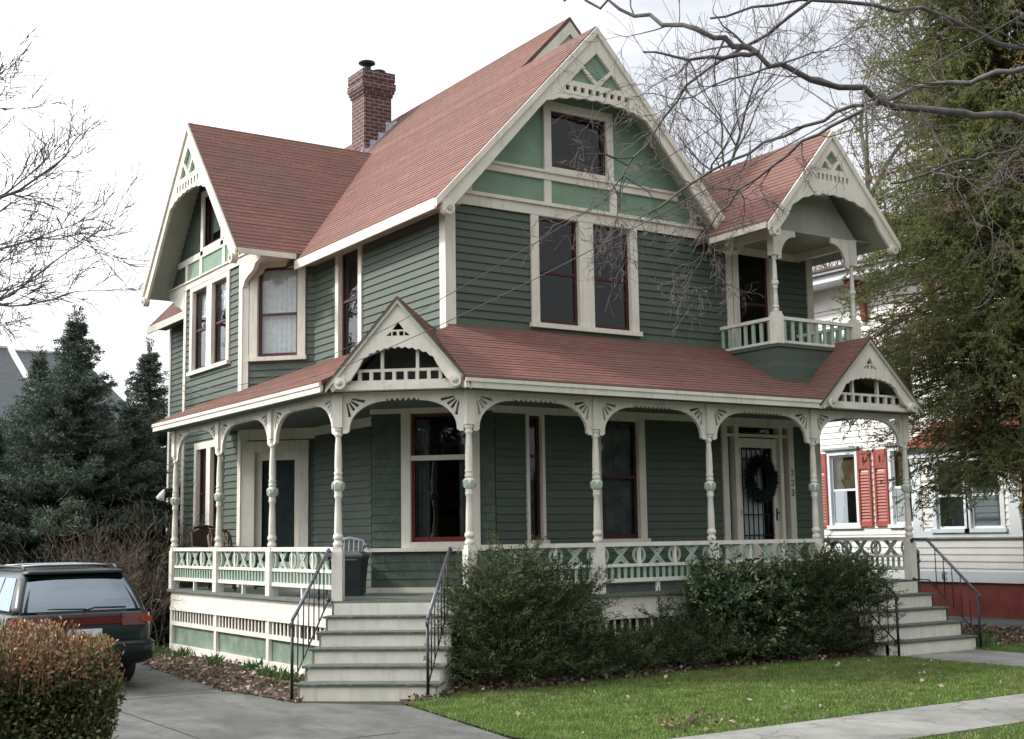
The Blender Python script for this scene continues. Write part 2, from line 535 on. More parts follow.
def shinglewall(mb, fr, u0, u1, z0, z1, mat, w=.135, h=.115, n_at=lambda z: 0.0, holes=(), rng=random.Random(5)):
    z = z0; row = 0
    while z < z1 - .01:
        zt = min(z + h, z1); u = u0 - (w / 2 if row % 2 else 0)
        while u < u1:
            a, b = max(u, u0), min(u + w, u1)
            if b - a > .02 and not any(ho[0] < (a + b) / 2 < ho[1] and ho[2] < (z + zt) / 2 < ho[3] for ho in holes):
                g = .0025; nb = n_at(z); nt_ = n_at(zt)
                j = rng.uniform(-.003, .003); c = .012
                P = [fr(a + g + c, z + j, nb + .017), fr(b - g - c, z + j, nb + .017), fr(b - g, z + c + j, nb + .016), fr(b - g, zt + .01, nt_ + .004),
                     fr(a + g, zt + .01, nt_ + .004), fr(a + g, z + c + j, nb + .02)]
                Q = [fr(a + g + c, z + j, nb), fr(b - g - c, z + j, nb), fr(b - g, z + c + j, nb), fr(a + g, z + c + j, nb)]
                mb.add(P + Q, [(0, 1, 2, 3, 4, 5), (6, 7, 1, 0), (7, 8, 2, 1), (9, 6, 0, 5)], mat)
            u += w
        z += h; row += 1
    mb.add([fr(u0, z0, n_at(z0) - .002), fr(u1, z0, n_at(z0) - .002), fr(u1, z1, n_at(z1) - .002), fr(u0, z1, n_at(z1) - .002)], [(0, 1, 2, 3)], mat) if not holes else None
    return mb

def window(parent, fr, u0, u1, z0, z1, trim=.12, mull=(), meet=None, sash='sash', sill=True, head=None, glass='glass', nf=.04, rec=.09, curtain=None, cmat='lace', name='window', label=None, lites=1):
    """u0..z1 is the wall opening. mull: list of (ua,ub) mullions."""
    mb = MB(); T = M['trim']; ht = head if head is not None else trim
    mb.box(fr, u0 - trim, u0, z0 - (.0 if sill else trim), z1 + ht, -rec, nf, T)
    mb.box(fr, u1, u1 + trim, z0 - (.0 if sill else trim), z1 + ht, -rec, nf, T)
    mb.box(fr, u0, u1, z1, z1 + ht, -rec, nf - .003, T)
    if not sill: mb.box(fr, u0, u1, z0 - trim, z0, -rec, nf - .003, T)
    for a, b in mull: mb.box(fr, a, b, z0, z1, -rec, nf - .003, T)
    w = obj(name, mb, parent)
    if label: w['label'] = label
    if sill:
        s = MB(); s.box(fr, u0 - trim - .03, u1 + trim + .03, z0 - .07, z0, -rec, nf + .04, T)
        obj('sill', s, w)
    edges = [u0] + [x for m in mull for x in m] + [u1]
    for a, b in zip(edges[::2], edges[1::2]):
        s = MB(); S = M[sash]; t = .045
        s.box(fr, a, a + t, z0, z1, -rec + .02, -rec + .055, S); s.box(fr, b - t, b, z0, z1, -rec + .02, -rec + .055, S)
        s.box(fr, a + t, b - t, z1 - t, z1, -rec + .02, -rec + .055, S); s.box(fr, a + t, b - t, z0, z0 + t * 1.5, -rec + .02, -rec + .055, S)
        if meet: s.box(fr, a + t, b - t, meet - .022, meet + .022, -rec + .02, -rec + .058, S)
        obj('sash', s, w)
        g = MB(); g.add([fr(a + t * .5, z0 + t * .5, -rec + .035), fr(b - t * .5, z0 + t * .5, -rec + .035), fr(b - t * .5, z1 - t * .5, -rec + .035), fr(a + t * .5, z1 - t * .5, -rec + .035)], [(0, 1, 2, 3)], M[glass])
        obj('glass', g, w)
        if curtain:
            c = MB(); n = 24; vs = []
            for i in range(n + 1):
                u = a + .02 + (b - a - .04) * i / n
                dn = -rec - .05 - .012 * math.sin(i * 1.9) - .008 * math.sin(i * 4.1)
                vs += [fr(u, z0 + curtain[0] * (z1 - z0), dn), fr(u, z0 + curtain[1] * (z1 - z0), dn)]
            c.add(vs, [(2 * i, 2 * i + 2, 2 * i + 3, 2 * i + 1) for i in range(n)], M[cmat], True)
            obj('curtain', c, w)
    return w
# ================================================================== THE HOUSE
house = thing('victorian_house', 'green victorian house with red shingled gables and a wraparound porch with turned cream posts', 'house', (3.0, 6.0, 0))
T = M['trim']; G = M['green']
FR = frame((0, 1.6), (1, 0), (0, -1))          # street facade, a = X
LW = frame((.64, 0), (0, 1), (-1, 0))          # driveway side wall, a = Y
BL = frame((-.27, 0), (0, 1), (-1, 0))         # left face of side bay
CN = frame((.64, 5.95), (-1, 1), (-1, -1))     # canted near face of side bay
CF = frame((-.27, 9.75), (1, 1), (-1, 1))      # canted far face
DF = frame((.13, 2.88), (1, -1), (-1, -1))     # diagonal corner bay, ground floor
DR = frame((.64, 3.39), (-1, -1), (-1, 1))
RW = frame((7.85, 0), (0, 1), (1, 0))
CL = .91 * math.sqrt(2)
def part(name, fn, parent=house, label=None):
    mb = MB(); fn(mb); o = obj(name, mb, parent)
    if label: o['label'] = label
    return o

# --- clapboard walls
W_UP = (2.2, 3.91, 4.84, 6.44); W_TD = (6.16, 6.86, 4.72, 6.36)
part('wall', lambda m: lapwall(m, FR, [(.64, 3.7), (7.85, 3.7), (7.85, 6.6), (.64, 6.6)], [W_UP, W_TD], G))
W_1F = (3.25, 3.97, 1.70, 3.46); W_NR = (1.97, 2.19, 1.70, 3.48); DOOR = (5.78, 7.12, 1.0, 3.46)
part('wall', lambda m: lapwall(m, FR, [(1.41, 1.0), (7.85, 1.0), (7.85, 3.64), (1.41, 3.64)], [W_1F, W_NR, DOOR], G))
W_LW = (4.28, 4.98, 4.3, 6.34)
part('wall', lambda m: lapwall(m, LW, [(1.6, 4.3), (5.95, 4.3), (5.95, 6.6), (1.6, 6.6)], [W_LW], G))
part('wall', lambda m: lapwall(m, LW, [(2.9, 1.0), (5.95, 1.0), (5.95, 3.64), (2.9, 3.64)], [], G))
C_WU = (.30, 1.02, 4.82, 6.36)
part('wall', lambda m: lapwall(m, CN, [(0, 4.1), (CL, 4.1), (CL, 6.6), (0, 6.6)], [C_WU], G))
C_D = (.26, 1.04, 1.0, 3.28)
part('wall', lambda m: lapwall(m, CN, [(0, 1.0), (CL, 1.0), (CL, 3.64), (0, 3.64)], [C_D], G))
B_WU = (7.56, 9.30, 4.86, 6.36); B_WL = (7.75, 8.95, 1.55, 3.40)
part('wall', lambda m: lapwall(m, BL, [(6.86, 4.05), (9.75, 4.05), (9.75, 6.6), (6.86, 6.6)], [B_WU], G))
part('wall', lambda m: lapwall(m, BL, [(6.86, .2), (9.75, .2), (9.75, 4.05), (6.86, 4.05)], [B_WL], G))
part('wall', lambda m: lapwall(m, CF, [(0, .2), (CL, .2), (CL, 6.6), (0, 6.6)], [], G))
part('wall', lambda m: lapwall(m, LW, [(10.66, .2), (13.3, .2), (13.3, 6.5), (10.66, 6.5)], [], G))
part('wall', lambda m: (lapwall(m, RW, [(1.6, .2), (13.3, .2), (13.3, 6.6), (1.6, 6.6)], [], G),
                        lapwall(m, frame((0, 13.3), (1, 0), (0, 1)), [(.64, .2), (7.85, .2), (7.85, 6.5), (4.05, 10.4), (.64, 6.5)], [], G)))
# rooms seen through the panes: floors and inner partitions keep the inside dim
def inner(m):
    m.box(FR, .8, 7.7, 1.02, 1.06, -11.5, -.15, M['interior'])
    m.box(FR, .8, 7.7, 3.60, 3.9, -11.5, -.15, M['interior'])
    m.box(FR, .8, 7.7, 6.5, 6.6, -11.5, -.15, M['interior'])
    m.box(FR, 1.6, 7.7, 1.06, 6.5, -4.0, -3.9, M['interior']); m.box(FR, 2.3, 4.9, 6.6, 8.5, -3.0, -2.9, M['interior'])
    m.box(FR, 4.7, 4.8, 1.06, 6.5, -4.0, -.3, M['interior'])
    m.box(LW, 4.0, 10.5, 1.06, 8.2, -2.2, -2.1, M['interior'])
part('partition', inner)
# diagonal corner bay of scalloped shingles
BW = (.58, 1.46, 1.72, 3.50)
def baywall(m):
    shinglewall(m, DF, 0, .44, 1.63, 3.64, M['shingle_green'])
    shinglewall(m, DF, 1.60, 1.81, 1.63, 3.64, M['shingle_green'])
    shinglewall(m, DF, .44, 1.60, 3.5, 3.64, M['shingle_green'])
    shinglewall(m, DF, 0, 1.81, 1.07, 1.57, M['shingle_green'], n_at=lambda z: .10 * (1.57 - z) ** 1.3)
    shinglewall(m, DR, 0, .72, 1.0, 3.64, M['shingle_green'])
part('shingled_bay', baywall)
def bayband(m):
    m.box(DF, -.06, 1.87, 1.0, 1.07, -.02, .085, T)
    m.box(DF, -.09, 1.90, 1.57, 1.62, -.05, .10, T)
part('bay_ledge', bayband)
def baydrape(m):
    for a, b in ((.60, .80), (1.24, 1.44)):
        vs = []
        for i in range(13):
            u = a + (b - a) * i / 12; dn = -.20 - .02 * math.sin(i * 1.7); vs += [DF(u, 1.72, dn), DF(u, 3.45, dn)]
        m.add(vs, [(2 * i, 2 * i + 2, 2 * i + 3, 2 * i + 1) for i in range(12)], M['sheer'], True)
w = window(house, DF, .58, 1.46, 1.70, 3.52, .135, (), 1.0, 'red_sash', False, .1, label='big red sashed window of the corner bay behind the porch steps')
part('curtain', baydrape, w)
part('transom_bar', lambda m: m.box(DF, .58, 1.46, 2.85, 2.92, -.09, .03, T), w)
# --- belts, friezes, corner boards
def frieze(m):
    m.box(FR, .60, 7.88, 6.45, 6.60, 0, .045, T); m.box(FR, .58, 7.88, 6.60, 6.65, 0, .085, T)
part('frieze_board', frieze)
def belt(m):
    m.box(FR, 1.22, 4.9, 7.01, 7.11, 0, .045, T); m.box(FR, 1.16, 4.95, 7.11, 7.15, 0, .075, T)
part('belt_board', belt)
gz = lambda x: 9.36 - 1.08 * abs(x - 3.05)
GW = (2.45, 3.49, 7.22, 8.09)
part('gable_panel', lambda m: m.plate(FR, [(.62, 6.64), (5.6, 6.64), (5.6, gz(5.6)), (3.05, 9.34), (.62, gz(.62))], [[(GW[0], GW[2]), (GW[1], GW[2]), (GW[1], GW[3]), (GW[0], GW[3])]], -.03, 0, M['mint']))
for a, b, z0, z1 in ((2.32, 2.45, 6.65, 7.01), (3.55, 3.68, 6.65, 7.01), (5.18, 5.29, 6.65, 7.01), (.98, 1.06, 6.65, 6.98)):
    part('stile', lambda m: m.box(FR, a, b, z0, z1, 0, .03, T))
window(house, FR, *GW, .13, (), None, 'sash', False, .14, curtain=None, nf=.05)
def scallop_mint(m):
    shinglewall(m, FR, 1.25, 2.31, 7.16, 8.6, M['mint'], .16, .12, holes=[]) if 0 else None
cb = lambda m, fr, a, b, z0, z1, n=.032: m.box(fr, a, b, z0, z1, 0, n, T)
part('corner_board', lambda m: (cb(m, FR, .608, .775, 4.6, 6.45), cb(m, LW, 1.60, 1.735, 4.6, 6.42)))
part('corner_board', lambda m: cb(m, FR, 5.90, 6.02, 4.4, 6.45))
part('corner_board', lambda m: (cb(m, FR, 7.74, 7.882, 4.0, 6.45), cb(m, RW, 1.6, 1.73, 4.0, 6.45)))
part('corner_board', lambda m: (cb(m, FR, 7.74, 7.882, 1.0, 3.62), cb(m, RW, 1.6, 1.73, 1.0, 3.62)))
part('corner_board', lambda m: (cb(m, BL, 6.83, 6.99, 4.0, 6.5), cb(m, CN, CL - .11, CL - .001, 4.0, 6.5, .03)))
part('corner_board', lambda m: (cb(m, BL, 9.66, 9.782, 4.0, 6.5), cb(m, CF, 0, .1, 4.0, 6.5, .03)))
part('corner_board', lambda m: (cb(m, BL, 6.83, 6.97, 1.0, 3.62), cb(m, CN, CL - .11, CL - .001, 1.0, 3.62, .03)))
part('corner_board', lambda m: cb(m, BL, 9.66, 9.782, .2, 4.0))
part('corner_board', lambda m: cb(m, LW, 13.22, 13.33, .2, 6.3))
part('porch_frieze', lambda m: (m.box(FR, 1.38, 7.87, 3.50, 3.62, 0, .04, T), m.box(DF, -.02, 1.83, 3.53, 3.62, 0, .035, T), m.box(CN, -.02, CL + .02, 3.42, 3.62, 0, .04, T), m.box(LW, 3.3, 5.93, 3.46, 3.62, 0, .04, T)))
# --- windows
window(house, FR, *W_UP, .14, ((2.93, 3.20),), 5.62, head=.02, label='tall double window in the street gable')
window(house, FR, *W_TD, .12, (), 5.5, head=.09)
window(house, FR, *W_1F, .125, (), 2.62, head=.05, curtain=(.02, .98), cmat='sheer')
window(house, FR, *W_NR, .05, (), 2.9, head=.03, curtain=(.02, .98), cmat='sheer')
window(house, LW, *W_LW, .12, (), 5.55, head=.14, glass='glass_hi')
window(house, CN, *C_WU, .14, (), 5.55, head=.12, glass='glass_hi', curtain=(.0, 1.0), sash='brown_sash')
window(house, BL, *B_WU, .13, ((8.30, 8.56),), 5.62, head=.08, glass='glass_hi', curtain=(.68, 1))
window(house, BL, *B_WL, .12, ((8.25, 8.45),), 2.6, head=.12)
# --- front door under its transom, with sidelights
def surround(m):
    for a, b in ((5.66, 5.78), (5.93, 6.02), (6.92, 6.99), (7.12, 7.24)): m.box(FR, a, b, 1.0, 3.46, -.1, .045, T)
    m.box(FR, 5.66, 7.24, 3.46, 3.5, -.1, .05, T); m.box(FR, 5.78, 7.12, 3.30, 3.345, -.1, .03, T)
    m.box(FR, 5.78, 5.93, 1.0, 1.45, -.08, -.03, T); m.box(FR, 6.99, 7.12, 1.0, 1.45, -.08, -.03, T)
dd = part('front_door', surround, label='cream front door with a barred glass panel between sidelights')
def leaf(m):
    m.box(FR, 6.02, 6.13, 1.03, 3.28, -.08, -.035, T); m.box(FR, 6.82, 6.92, 1.03, 3.28, -.08, -.035, T)
    m.box(FR, 6.13, 6.82, 3.13, 3.28, -.08, -.035, T); m.box(FR, 6.13, 6.82, 1.03, 1.28, -.08, -.035, T); m.box(FR, 6.13, 6.82, 1.36, 1.62, -.08, -.035, T)
    m.box(FR, 6.13, 6.82, 1.28, 1.36, -.08, -.06, M['dark'])
part('door_leaf', leaf, dd)
def grille(m):
    for k in range(7): m.tube([FR(6.16 + k * .105, 1.63, -.05), FR(6.16 + k * .105, 3.12, -.05)], .011, M['iron'], 5)
    for z in (1.72, 2.05, 2.95): m.tube([FR(6.13, z, -.05), FR(6.82, z, -.05)], .011, M['iron'], 5)
part('door_grille', grille, dd)
def dglass(m):
    for a, b, z0, z1 in ((6.13, 6.82, 1.62, 3.13), (5.78, 5.93, 1.45, 3.46), (6.99, 7.12, 1.45, 3.46), (6.02, 6.92, 3.345, 3.46)):
        m.add([FR(a, z0, -.07), FR(b, z0, -.07), FR(b, z1, -.07), FR(a, z1, -.07)], [(0, 1, 2, 3)], M['glass_hi'])
part('glass', dglass, dd)
def dcurt(m):
    n = 20; vs = []
    for i in range(n + 1):
        u = 6.16 + .5 * i / n; dn = -.13 - .02 * math.sin(i * 2.1)
        vs += [FR(u, 1.6, dn), FR(u, 3.1, dn)]
    m.add(vs, [(2 * i, 2 * i + 2, 2 * i + 3, 2 * i + 1) for i in range(n)], M['lace'], True)
part('curtain', dcurt, dd)
part('door_handle', lambda m: (m.box(FR, 6.86, 6.885, 1.95, 2.15, -.035, -.022, M['iron']), m.tube([FR(6.872, 2.08, -.03), FR(6.872, 2.08, .03), FR(6.80, 2.08, .035)], .012, M['iron'])), dd)
def hinges(m):
    for z in (3.02, 2.03): m.box(FR, 6.045, 6.095, z, z + .1, -.035, -.018, M['iron'])
part('hinge', hinges, dd)
# house number, thin iron figures (small strokes); 2-2-3 in a vertical row
def digit(m, fr, u, z, s, w, h, d, mat):
    w *= .85; h *= .8; S = {'2': [[(0, .8), (.15, 1), (.85, 1), (1, .8), (1, .6), (0, 0), (1, 0)]],
         '3': [[(0, .85), (.2, 1), (.8, 1), (1, .8), (.75, .53), (.35, .52)], [(.75, .53), (1, .25), (.8, 0), (.2, 0), (0, .15)]]}[s]
    for st in S:
        m.tube([fr(u + x * w, z + y * h, d) for x, y in st], .009, mat, 5)
for s_, z_ in (('2', 2.68), ('2', 2.52), ('3', 2.36)): part('house_number', lambda m: digit(m, FR, 7.155, z_, s_, .055, .11, .05, M['iron']))
# --- side door in canted bay
def sdoor(m):
    m.box(CN, C_D[0] - .17, C_D[0], 1.0, 3.40, -.09, .04, T); m.box(CN, C_D[1], C_D[1] + .17, 1.0, 3.40, -.09, .04, T); m.box(CN, C_D[0], C_D[1], 3.22, 3.40, -.09, .037, T)
sd = part('side_door', sdoor, label='cream framed dark side door opening onto the porch')
def sleaf(m):
    a, b = C_D[:2]
    m.box(CN, a, a + .10, 1.02, 3.22, -.08, -.04, T); m.box(CN, b - .10, b, 1.02, 3.22, -.08, -.04, T); m.box(CN, a + .1, b - .1, 3.08, 3.22, -.08, -.04, T); m.box(CN, a + .1, b - .1, 1.02, 1.4, -.08, -.04, T)
part('door_leaf', sleaf, sd)
part('glass', lambda m: m.add([CN(C_D[0] + .1, 1.4, -.06), CN(C_D[1] - .1, 1.4, -.06), CN(C_D[1] - .1, 3.08, -.06), CN(C_D[0] + .1, 3.08, -.06)], [(0, 1, 2, 3)], M['glass']), sd)

part('door_shade', lambda m: m.add([CN(C_D[0] + .1, 1.4, -.12), CN(C_D[1] - .1, 1.4, -.12), CN(C_D[1] - .1, 3.08, -.12), CN(C_D[0] + .1, 3.08, -.12)], [(0, 1, 2, 3)], M['dimshade']), sd)
# --- roofs
mz = lambda x: 9.4 - 1.08 * (3.05 - x)
E = M['edge']
part('main_roof', lambda m: (m.slab([(.26, 1.17, mz(.26)), (.26, 3.42, mz(.26)), (3.05, 3.42, 9.4), (3.05, 1.17, 9.4)], .07, M['roof_left'], E),
                             m.slab([(3.05, 1.17, 9.4), (3.05, 3.42, 9.4), (5.75, 3.42, 6.48), (5.75, 1.17, 6.48)], .07, M['roof_left'], E)), label='steep red shingled street gable roof')
part('main_roof', lambda m: (m.slab([(.26, 3.42, mz(.26)), (.26, 13.7, mz(.26)), (4.06, 13.7, mz(4.06)), (4.06, 3.2, mz(4.06)), (3.05, 3.2, 9.4), (3.05, 3.42, 9.4)], .07, M['roof_left'], E),
                             m.slab([(4.06, 3.2, mz(4.06)), (4.06, 13.7, mz(4.06)), (8.1, 13.7, mz(4.06) - 1.08 * 4.04), (8.1, 3.2, mz(4.06) - 1.08 * 4.04)], .07, M['roof_left'], E)), label='higher rear roof ridge running back to the brick chimney')
def reargable(m):
    f = frame((0, 3.24), (1, 0), (0, -1))
    m.plate(f, [(2.6, mz(2.6) - .3), (5.6, 8.6), (4.06, mz(4.06) - .09)], [], -.04, 0, E)
    for s in (-1, 1):
        d = 1.08
        P = [(4.06, mz(4.06) - .08), (4.06 + s * 1.4, mz(4.06) - .08 - 1.4 * d), (4.06 + s * 1.4, mz(4.06) - .30 - 1.4 * d), (4.06, mz(4.06) - .30)]
        m.plate(frame((0, 3.2), (1, 0), (0, -1)), P if s > 0 else P[::-1], [], -.03, 0, T)
part('rear_gable', reargable)
cz = lambda y: 9.27 - 1.14 * abs(y - 8.33)
part('side_gable_roof', lambda m: (m.slab([(-.78, 5.90, cz(5.90)), (.42, 5.90, cz(5.90)), (2.95, 8.33, 9.27), (-.78, 8.33, 9.27)], .07, M['roof_front'], E),
                                   m.slab([(-.78, 10.76, cz(10.76)), (.42, 10.76, cz(10.76)), (2.95, 8.33, 9.27), (-.78, 8.33, 9.27)], .07, M['roof_front'], E)))
tz = lambda x: 8.0 - 1.14 * abs(x - 6.63)
part('tower_roof', lambda m: (m.slab([(5.20, -.13, tz(5.2)), (5.20, 4.4, tz(5.2)), (6.63, 4.4, 8.0), (6.63, -.13, 8.0)], .06, M['roof_left'], E),
                              m.slab([(6.63, -.13, 8.0), (6.63, 4.4, 8.0), (8.06, 4.4, tz(8.06)), (8.06, -.13, tz(8.06))], .06, M['roof_left'], E)), label='small red gable roof over the upper balcony')
# --- pierced barge boards
def barge(name, fr, c, apex, half, slope, tri, dent, arch, wid, thick=.05, panel=True, label=None, footcut=.22, sol=None):
    """arch = (half width, z at ends, z crown); tri = (z base, z apex, half width) or None; dent = (z0, z1, half width, count)"""
    out = [(c, apex)]
    zf = apex - slope * half
    out += [(c + half, zf), (c + half - footcut, zf - .10)]
    ax, az, ac = arch
    n = 18; pts = []
    for i in range(n + 1):
        t = -1 + 2 * i / n
        z = az + (ac - az) * math.sqrt(max(0, 1 - t * t * .98)) 
        pts.append((c - t * ax, z + (.012 if i % 2 else -.012)))
    out += pts
    out += [(c - half + footcut, zf - .10), (c - half, zf)]
    holes = []
    if tri:
        zb, zt, hw = tri; g = .03
        mid = (zb + zt) / 2
        holes.append([(c, zt - g), (c - hw / 2 + g * .2, mid), (c, zb + 1.6 * g), (c + hw / 2 - g * .2, mid)])
        holes.append([(c - hw + g, zb), (c - 1.6 * g, zb), (c - hw / 2 - g * .6, mid - 1.4 * g)])
        holes.append([(c + hw - g, zb), (c + hw / 2 + g * .6, mid - 1.4 * g), (c + 1.6 * g, zb)])
    if dent:
        z0, z1, hw, k = dent; wd = 2 * hw / k
        for i in range(k):
            a = c - hw + wd * (i + .25); holes.append([(a, z0), (a + wd * .55, z0), (a + wd * .55, z1), (a, z1)])
    mb = MB(); mb.plate(fr, out, holes, -thick, 0, T)
    # upper moulding along the rake
    for s in (-1, 1):
        P = [(c, apex + .02), (c + s * half * 1.01, zf + .02 - .01 * slope), (c + s * half * 1.01, zf - .10), (c, apex - .10)]
        mb.plate(fr, P if s < 0 else P[::-1], [], 0, .035, T)
    # notched drip edge along the lower side of each rake
    o = obj(name, mb, house)
    if label: o['label'] = label
    if panel and tri:
        g = MB(); zb, zt, hw = tri
        g.plate(fr, [(c - hw - .1, zb - .06), (c + hw + .1, zb - .06), (c, zt + .12)], [], -thick - .03, -thick - .004, M['mint'])
        obj('mint_backing', g, o)
    for s in (-1, 1):
        sc_ = MB()
        cx, zz = c + s * (half - footcut * .75), zf - .06
        for k in range(1):
            f2 = fr
            n2 = 14; r = footcut * .42
            ring = [(cx + r * math.cos(2 * math.pi * i / n2), zz - .04 + r * math.sin(2 * math.pi * i / n2)) for i in range(n2)]
            sc_.plate(f2, ring, [], -.06, .05, T)
            ring = [(cx + r * .4 * math.cos(2 * math.pi * i / n2), zz - .04 + r * .4 * math.sin(2 * math.pi * i / n2)) for i in range(n2)]
            sc_.plate(f2, ring, [], .05, .07, M['edge'])
        obj('rake_scroll', sc_, o)
    return o
BF = frame((0, 1.17), (1, 0), (0, -1))
barge('barge_board', BF, 3.05, 9.36, 2.80, 1.08, (8.46, 9.0, .52), (8.30, 8.38, .62, 9), (1.05, 7.93, 8.22), .36, label='pierced cream barge board on the street gable')
SF = frame((-.78, 0), (0, 1), (-1, 0))
barge('barge_board', SF, 8.33, 9.23, 2.44, 1.14, (8.30, 8.86, .46), (8.08, 8.20, .6, 8), (1.05, 7.70, 8.02), .3, label='pierced cream barge board on the driveway side gable')
TF = frame((0, -.13), (1, 0), (0, -1))
barge('barge_board', TF, 6.63, 7.97, 1.44, 1.14, (7.36, 7.70, .28), (7.17, 7.27, .36, 8), (1.02, 6.44, 6.95), .3, .045, label='arched barge board over the balcony', footcut=.18)
# eave fascias and soffits
part('eave_fascia', lambda m: m.box(frame((.26, 0), (0, 1), (-1, 0)), 1.2, 5.88, mz(.26) - .17, mz(.26) - .02, 0, .035, T))
part('eave_fascia', lambda m: m.box(frame((.26, 0), (0, 1), (-1, 0)), 10.8, 13.7, mz(.26) - .17, mz(.26) - .02, 0, .035, T))
part('eave_fascia', lambda m: m.box(frame((0, 5.90), (1, 0), (0, -1)), -.76, .26, cz(5.9) - .10, cz(5.9) - .01, 0, .03, T))
part('eave_fascia', lambda m: m.box(frame((5.20, 0), (0, 1), (-1, 0)), -.10, 1.15, tz(5.2) - .10, tz(5.2) - .01, 0, .03, T))
def soff(m):
    m.box(FR, .28, .66, 6.33, 6.36, -12.1, .38, M['soffit'])
part('soffit', soff)
# --- side gable wall over cutaway bay
def sgw(m):
    o = [(5.98, 6.5), (10.68, 6.5), (10.62, cz(10.62) - .08), (8.33, 9.18), (6.04, cz(6.04) - .08)]
    m.plate(BL, o, [[(7.88, 7.1), (8.78, 7.1), (8.78, 8.05), (7.88, 8.05)]], -.05, 0, M['green'])
    for k in range(46):
        y = 6.05 + k * .1
        zt = cz(y) - .1
        if zt > 7.05 and not 7.75 < y < 8.9: m.box(BL, y, y + .035, 7.05, zt, 0, .012, M['green'])
part('side_gable_wall', sgw)
def sgb(m):
    m.box(BL, 5.98, 10.68, 6.45, 6.57, -.9, .04, T)
    m.box(BL, 6.52, 10.14, 6.93, 7.05, 0, .04, T)
    m.box(BL, 6.05, 10.6, 6.57, 6.60, 0, .07, T)
    for a in (7.02, 7.68, 8.83, 9.6): m.box(BL, a, a + .13, 6.60, 6.93, 0, .035, T)
part('belt_board', sgb)
part('gable_panel', lambda m: (m.box(BL, 6.42, 7.0, 6.60, 6.93, 0, .012, M['mint']), m.box(BL, 7.15, 7.68, 6.60, 6.93, 0, .012, M['mint']), m.box(BL, 7.81, 8.83, 6.60, 6.93, 0, .012, M['mint']), m.box(BL, 8.96, 9.6, 6.60, 6.93, 0, .012, M['mint']),
                               m.plate(BL, [(6.75, 7.05), (7.74, 7.05), (7.74, 8.45)], [], 0, .016, M['mint'])))
window(house, BL, 7.88, 8.78, 7.10, 8.05, .13, (), None, 'sash', False, .12, curtain=(.3, 1))
def bayfloor(m):
    m.add([(.64, 5.96, 6.46), (-.27, 5.96, 6.46), (-.27, 6.86, 6.46)], [(0, 1, 2)], M['soffit'])
    m.add([(.64, 10.68, 6.46), (-.27, 10.68, 6.46), (-.27, 9.75, 6.46)], [(0, 1, 2)], M['soffit'])
part('soffit', bayfloor)
def brk(fr, a, s, z, L, h, th):
    o = [(a, z), (a + s * L, z), (a + s * L, z - .06), (a + s * L * .72, z - .10), (a + s * L * .6, z - .20), (a + s * L * .3, z - .27), (a + s * .10, z - h * .8), (a + s * .06, z - h), (a, z - h)]
    return (lambda m: m.plate(fr, o if s > 0 else o[::-1], [], -th / 2, th / 2, T))
part('corner_bracket', brk(frame((-.27, 6.86), (0, -1), (-1, 0)), .02, 1, 6.45, .82, .42, .08))
part('corner_bracket', brk(frame((-.27, 9.75), (0, 1), (-1, 0)), .02, 1, 6.45, .82, .42, .08))
part('corner_bracket', brk(frame((-.27, 6.86), (1, -1), (1, 1)), .02, 1, 6.45, .5, .34, .06))
# --- chimney
ch = part('chimney', lambda m: m.box(frame((0, 8.9), (1, 0), (0, -1)), 3.05, 3.67, 8.7, 10.85, -.56, 0, M['brick']))
def corb(m):
    f = frame((0, 8.9), (1, 0), (0, -1))
    for k, (e, z0, z1) in enumerate(((.025, 10.70, 10.77), (.05, 10.77, 10.84), (.07, 10.84, 10.98), (.045, 10.98, 11.02), (.06, 11.02, 11.2))): m.box(f, 3.05 - e, 3.67 + e, z0, z1, -.56 - e, e, M['brick'])
part('corbel', corb, ch)
def flue(x, y, z, r, h):
    return lambda m: (m.lathe((x, y), [(z, r), (z + h, r)], M['rust'], 12), m.lathe((x, y), [(z + h, r * 1.3), (z + h + .03, r * 2.1), (z + h + .06, r * 2.0), (z + h + .09, r * .8)], M['rust'], 14))
part('flue_cap', flue(3.24, 9.15, 11.18, .085, .22), ch)
part('flue_cap', flue(3.54, 9.2, 11.18, .07, .10), ch)
def flash(m):
    f = frame((0, 8.9), (1, 0), (0, -1))
    for k in range(4):
        x = 3.01 + k * .175; m.box(f, x, x + .175, mz(x) - .02, mz(x) + .20 + (k == 3) * .05, .001, .012, M['lead'])
    m.plate(f, [(2.98, mz(2.98) - .02), (3.75, mz(3.75) - .02), (3.75, mz(3.75) + .05), (2.98, mz(2.98) + .05)], [], .0, .09, M['lead'])
    m.box(f, 3.0, 3.02, mz(3.0) - .05, mz(3.0) + .15, -.62, .0, M['lead'])
part('flashing', flash, ch)
# ================================================================== PORCH
PA, PB = (-1.27, 1.07), (0.0, 0.0)
AB = frame(PA, (1.27, -1.07), (-.644, -.765)); ABL = 1.661
PF = frame((0, 0), (1, 0), (0, -1))           # street line of posts, a = X
PL = frame((-1.27, 0), (0, 1), (-1, 0))       # driveway line of posts, a = Y
PE = frame((8.11, 0), (0, 1), (1, 0))         # far end line
posts = [(0, 0), (1.97, 0), (3.97, 0), (6.04, 0), (8.11, 0), (-1.27, 1.07), (-1.27, 3.16), (-1.27, 5.20), (-1.27, 7.21)]
ZF, ZR, ZC, ZE = 1.0, 1.66, 3.15, 3.58
prof = [(0, .050), (.02, .062), (.05, .062), (.07, .046), (.09, .046), (.10, .060), (.125, .064), (.15, .060), (.165, .046), (.18, .050), (.40, .046), (.60, .037), (.62, .050), (.645, .052), (.66, .044), (.675, .050), (.69, .046)]
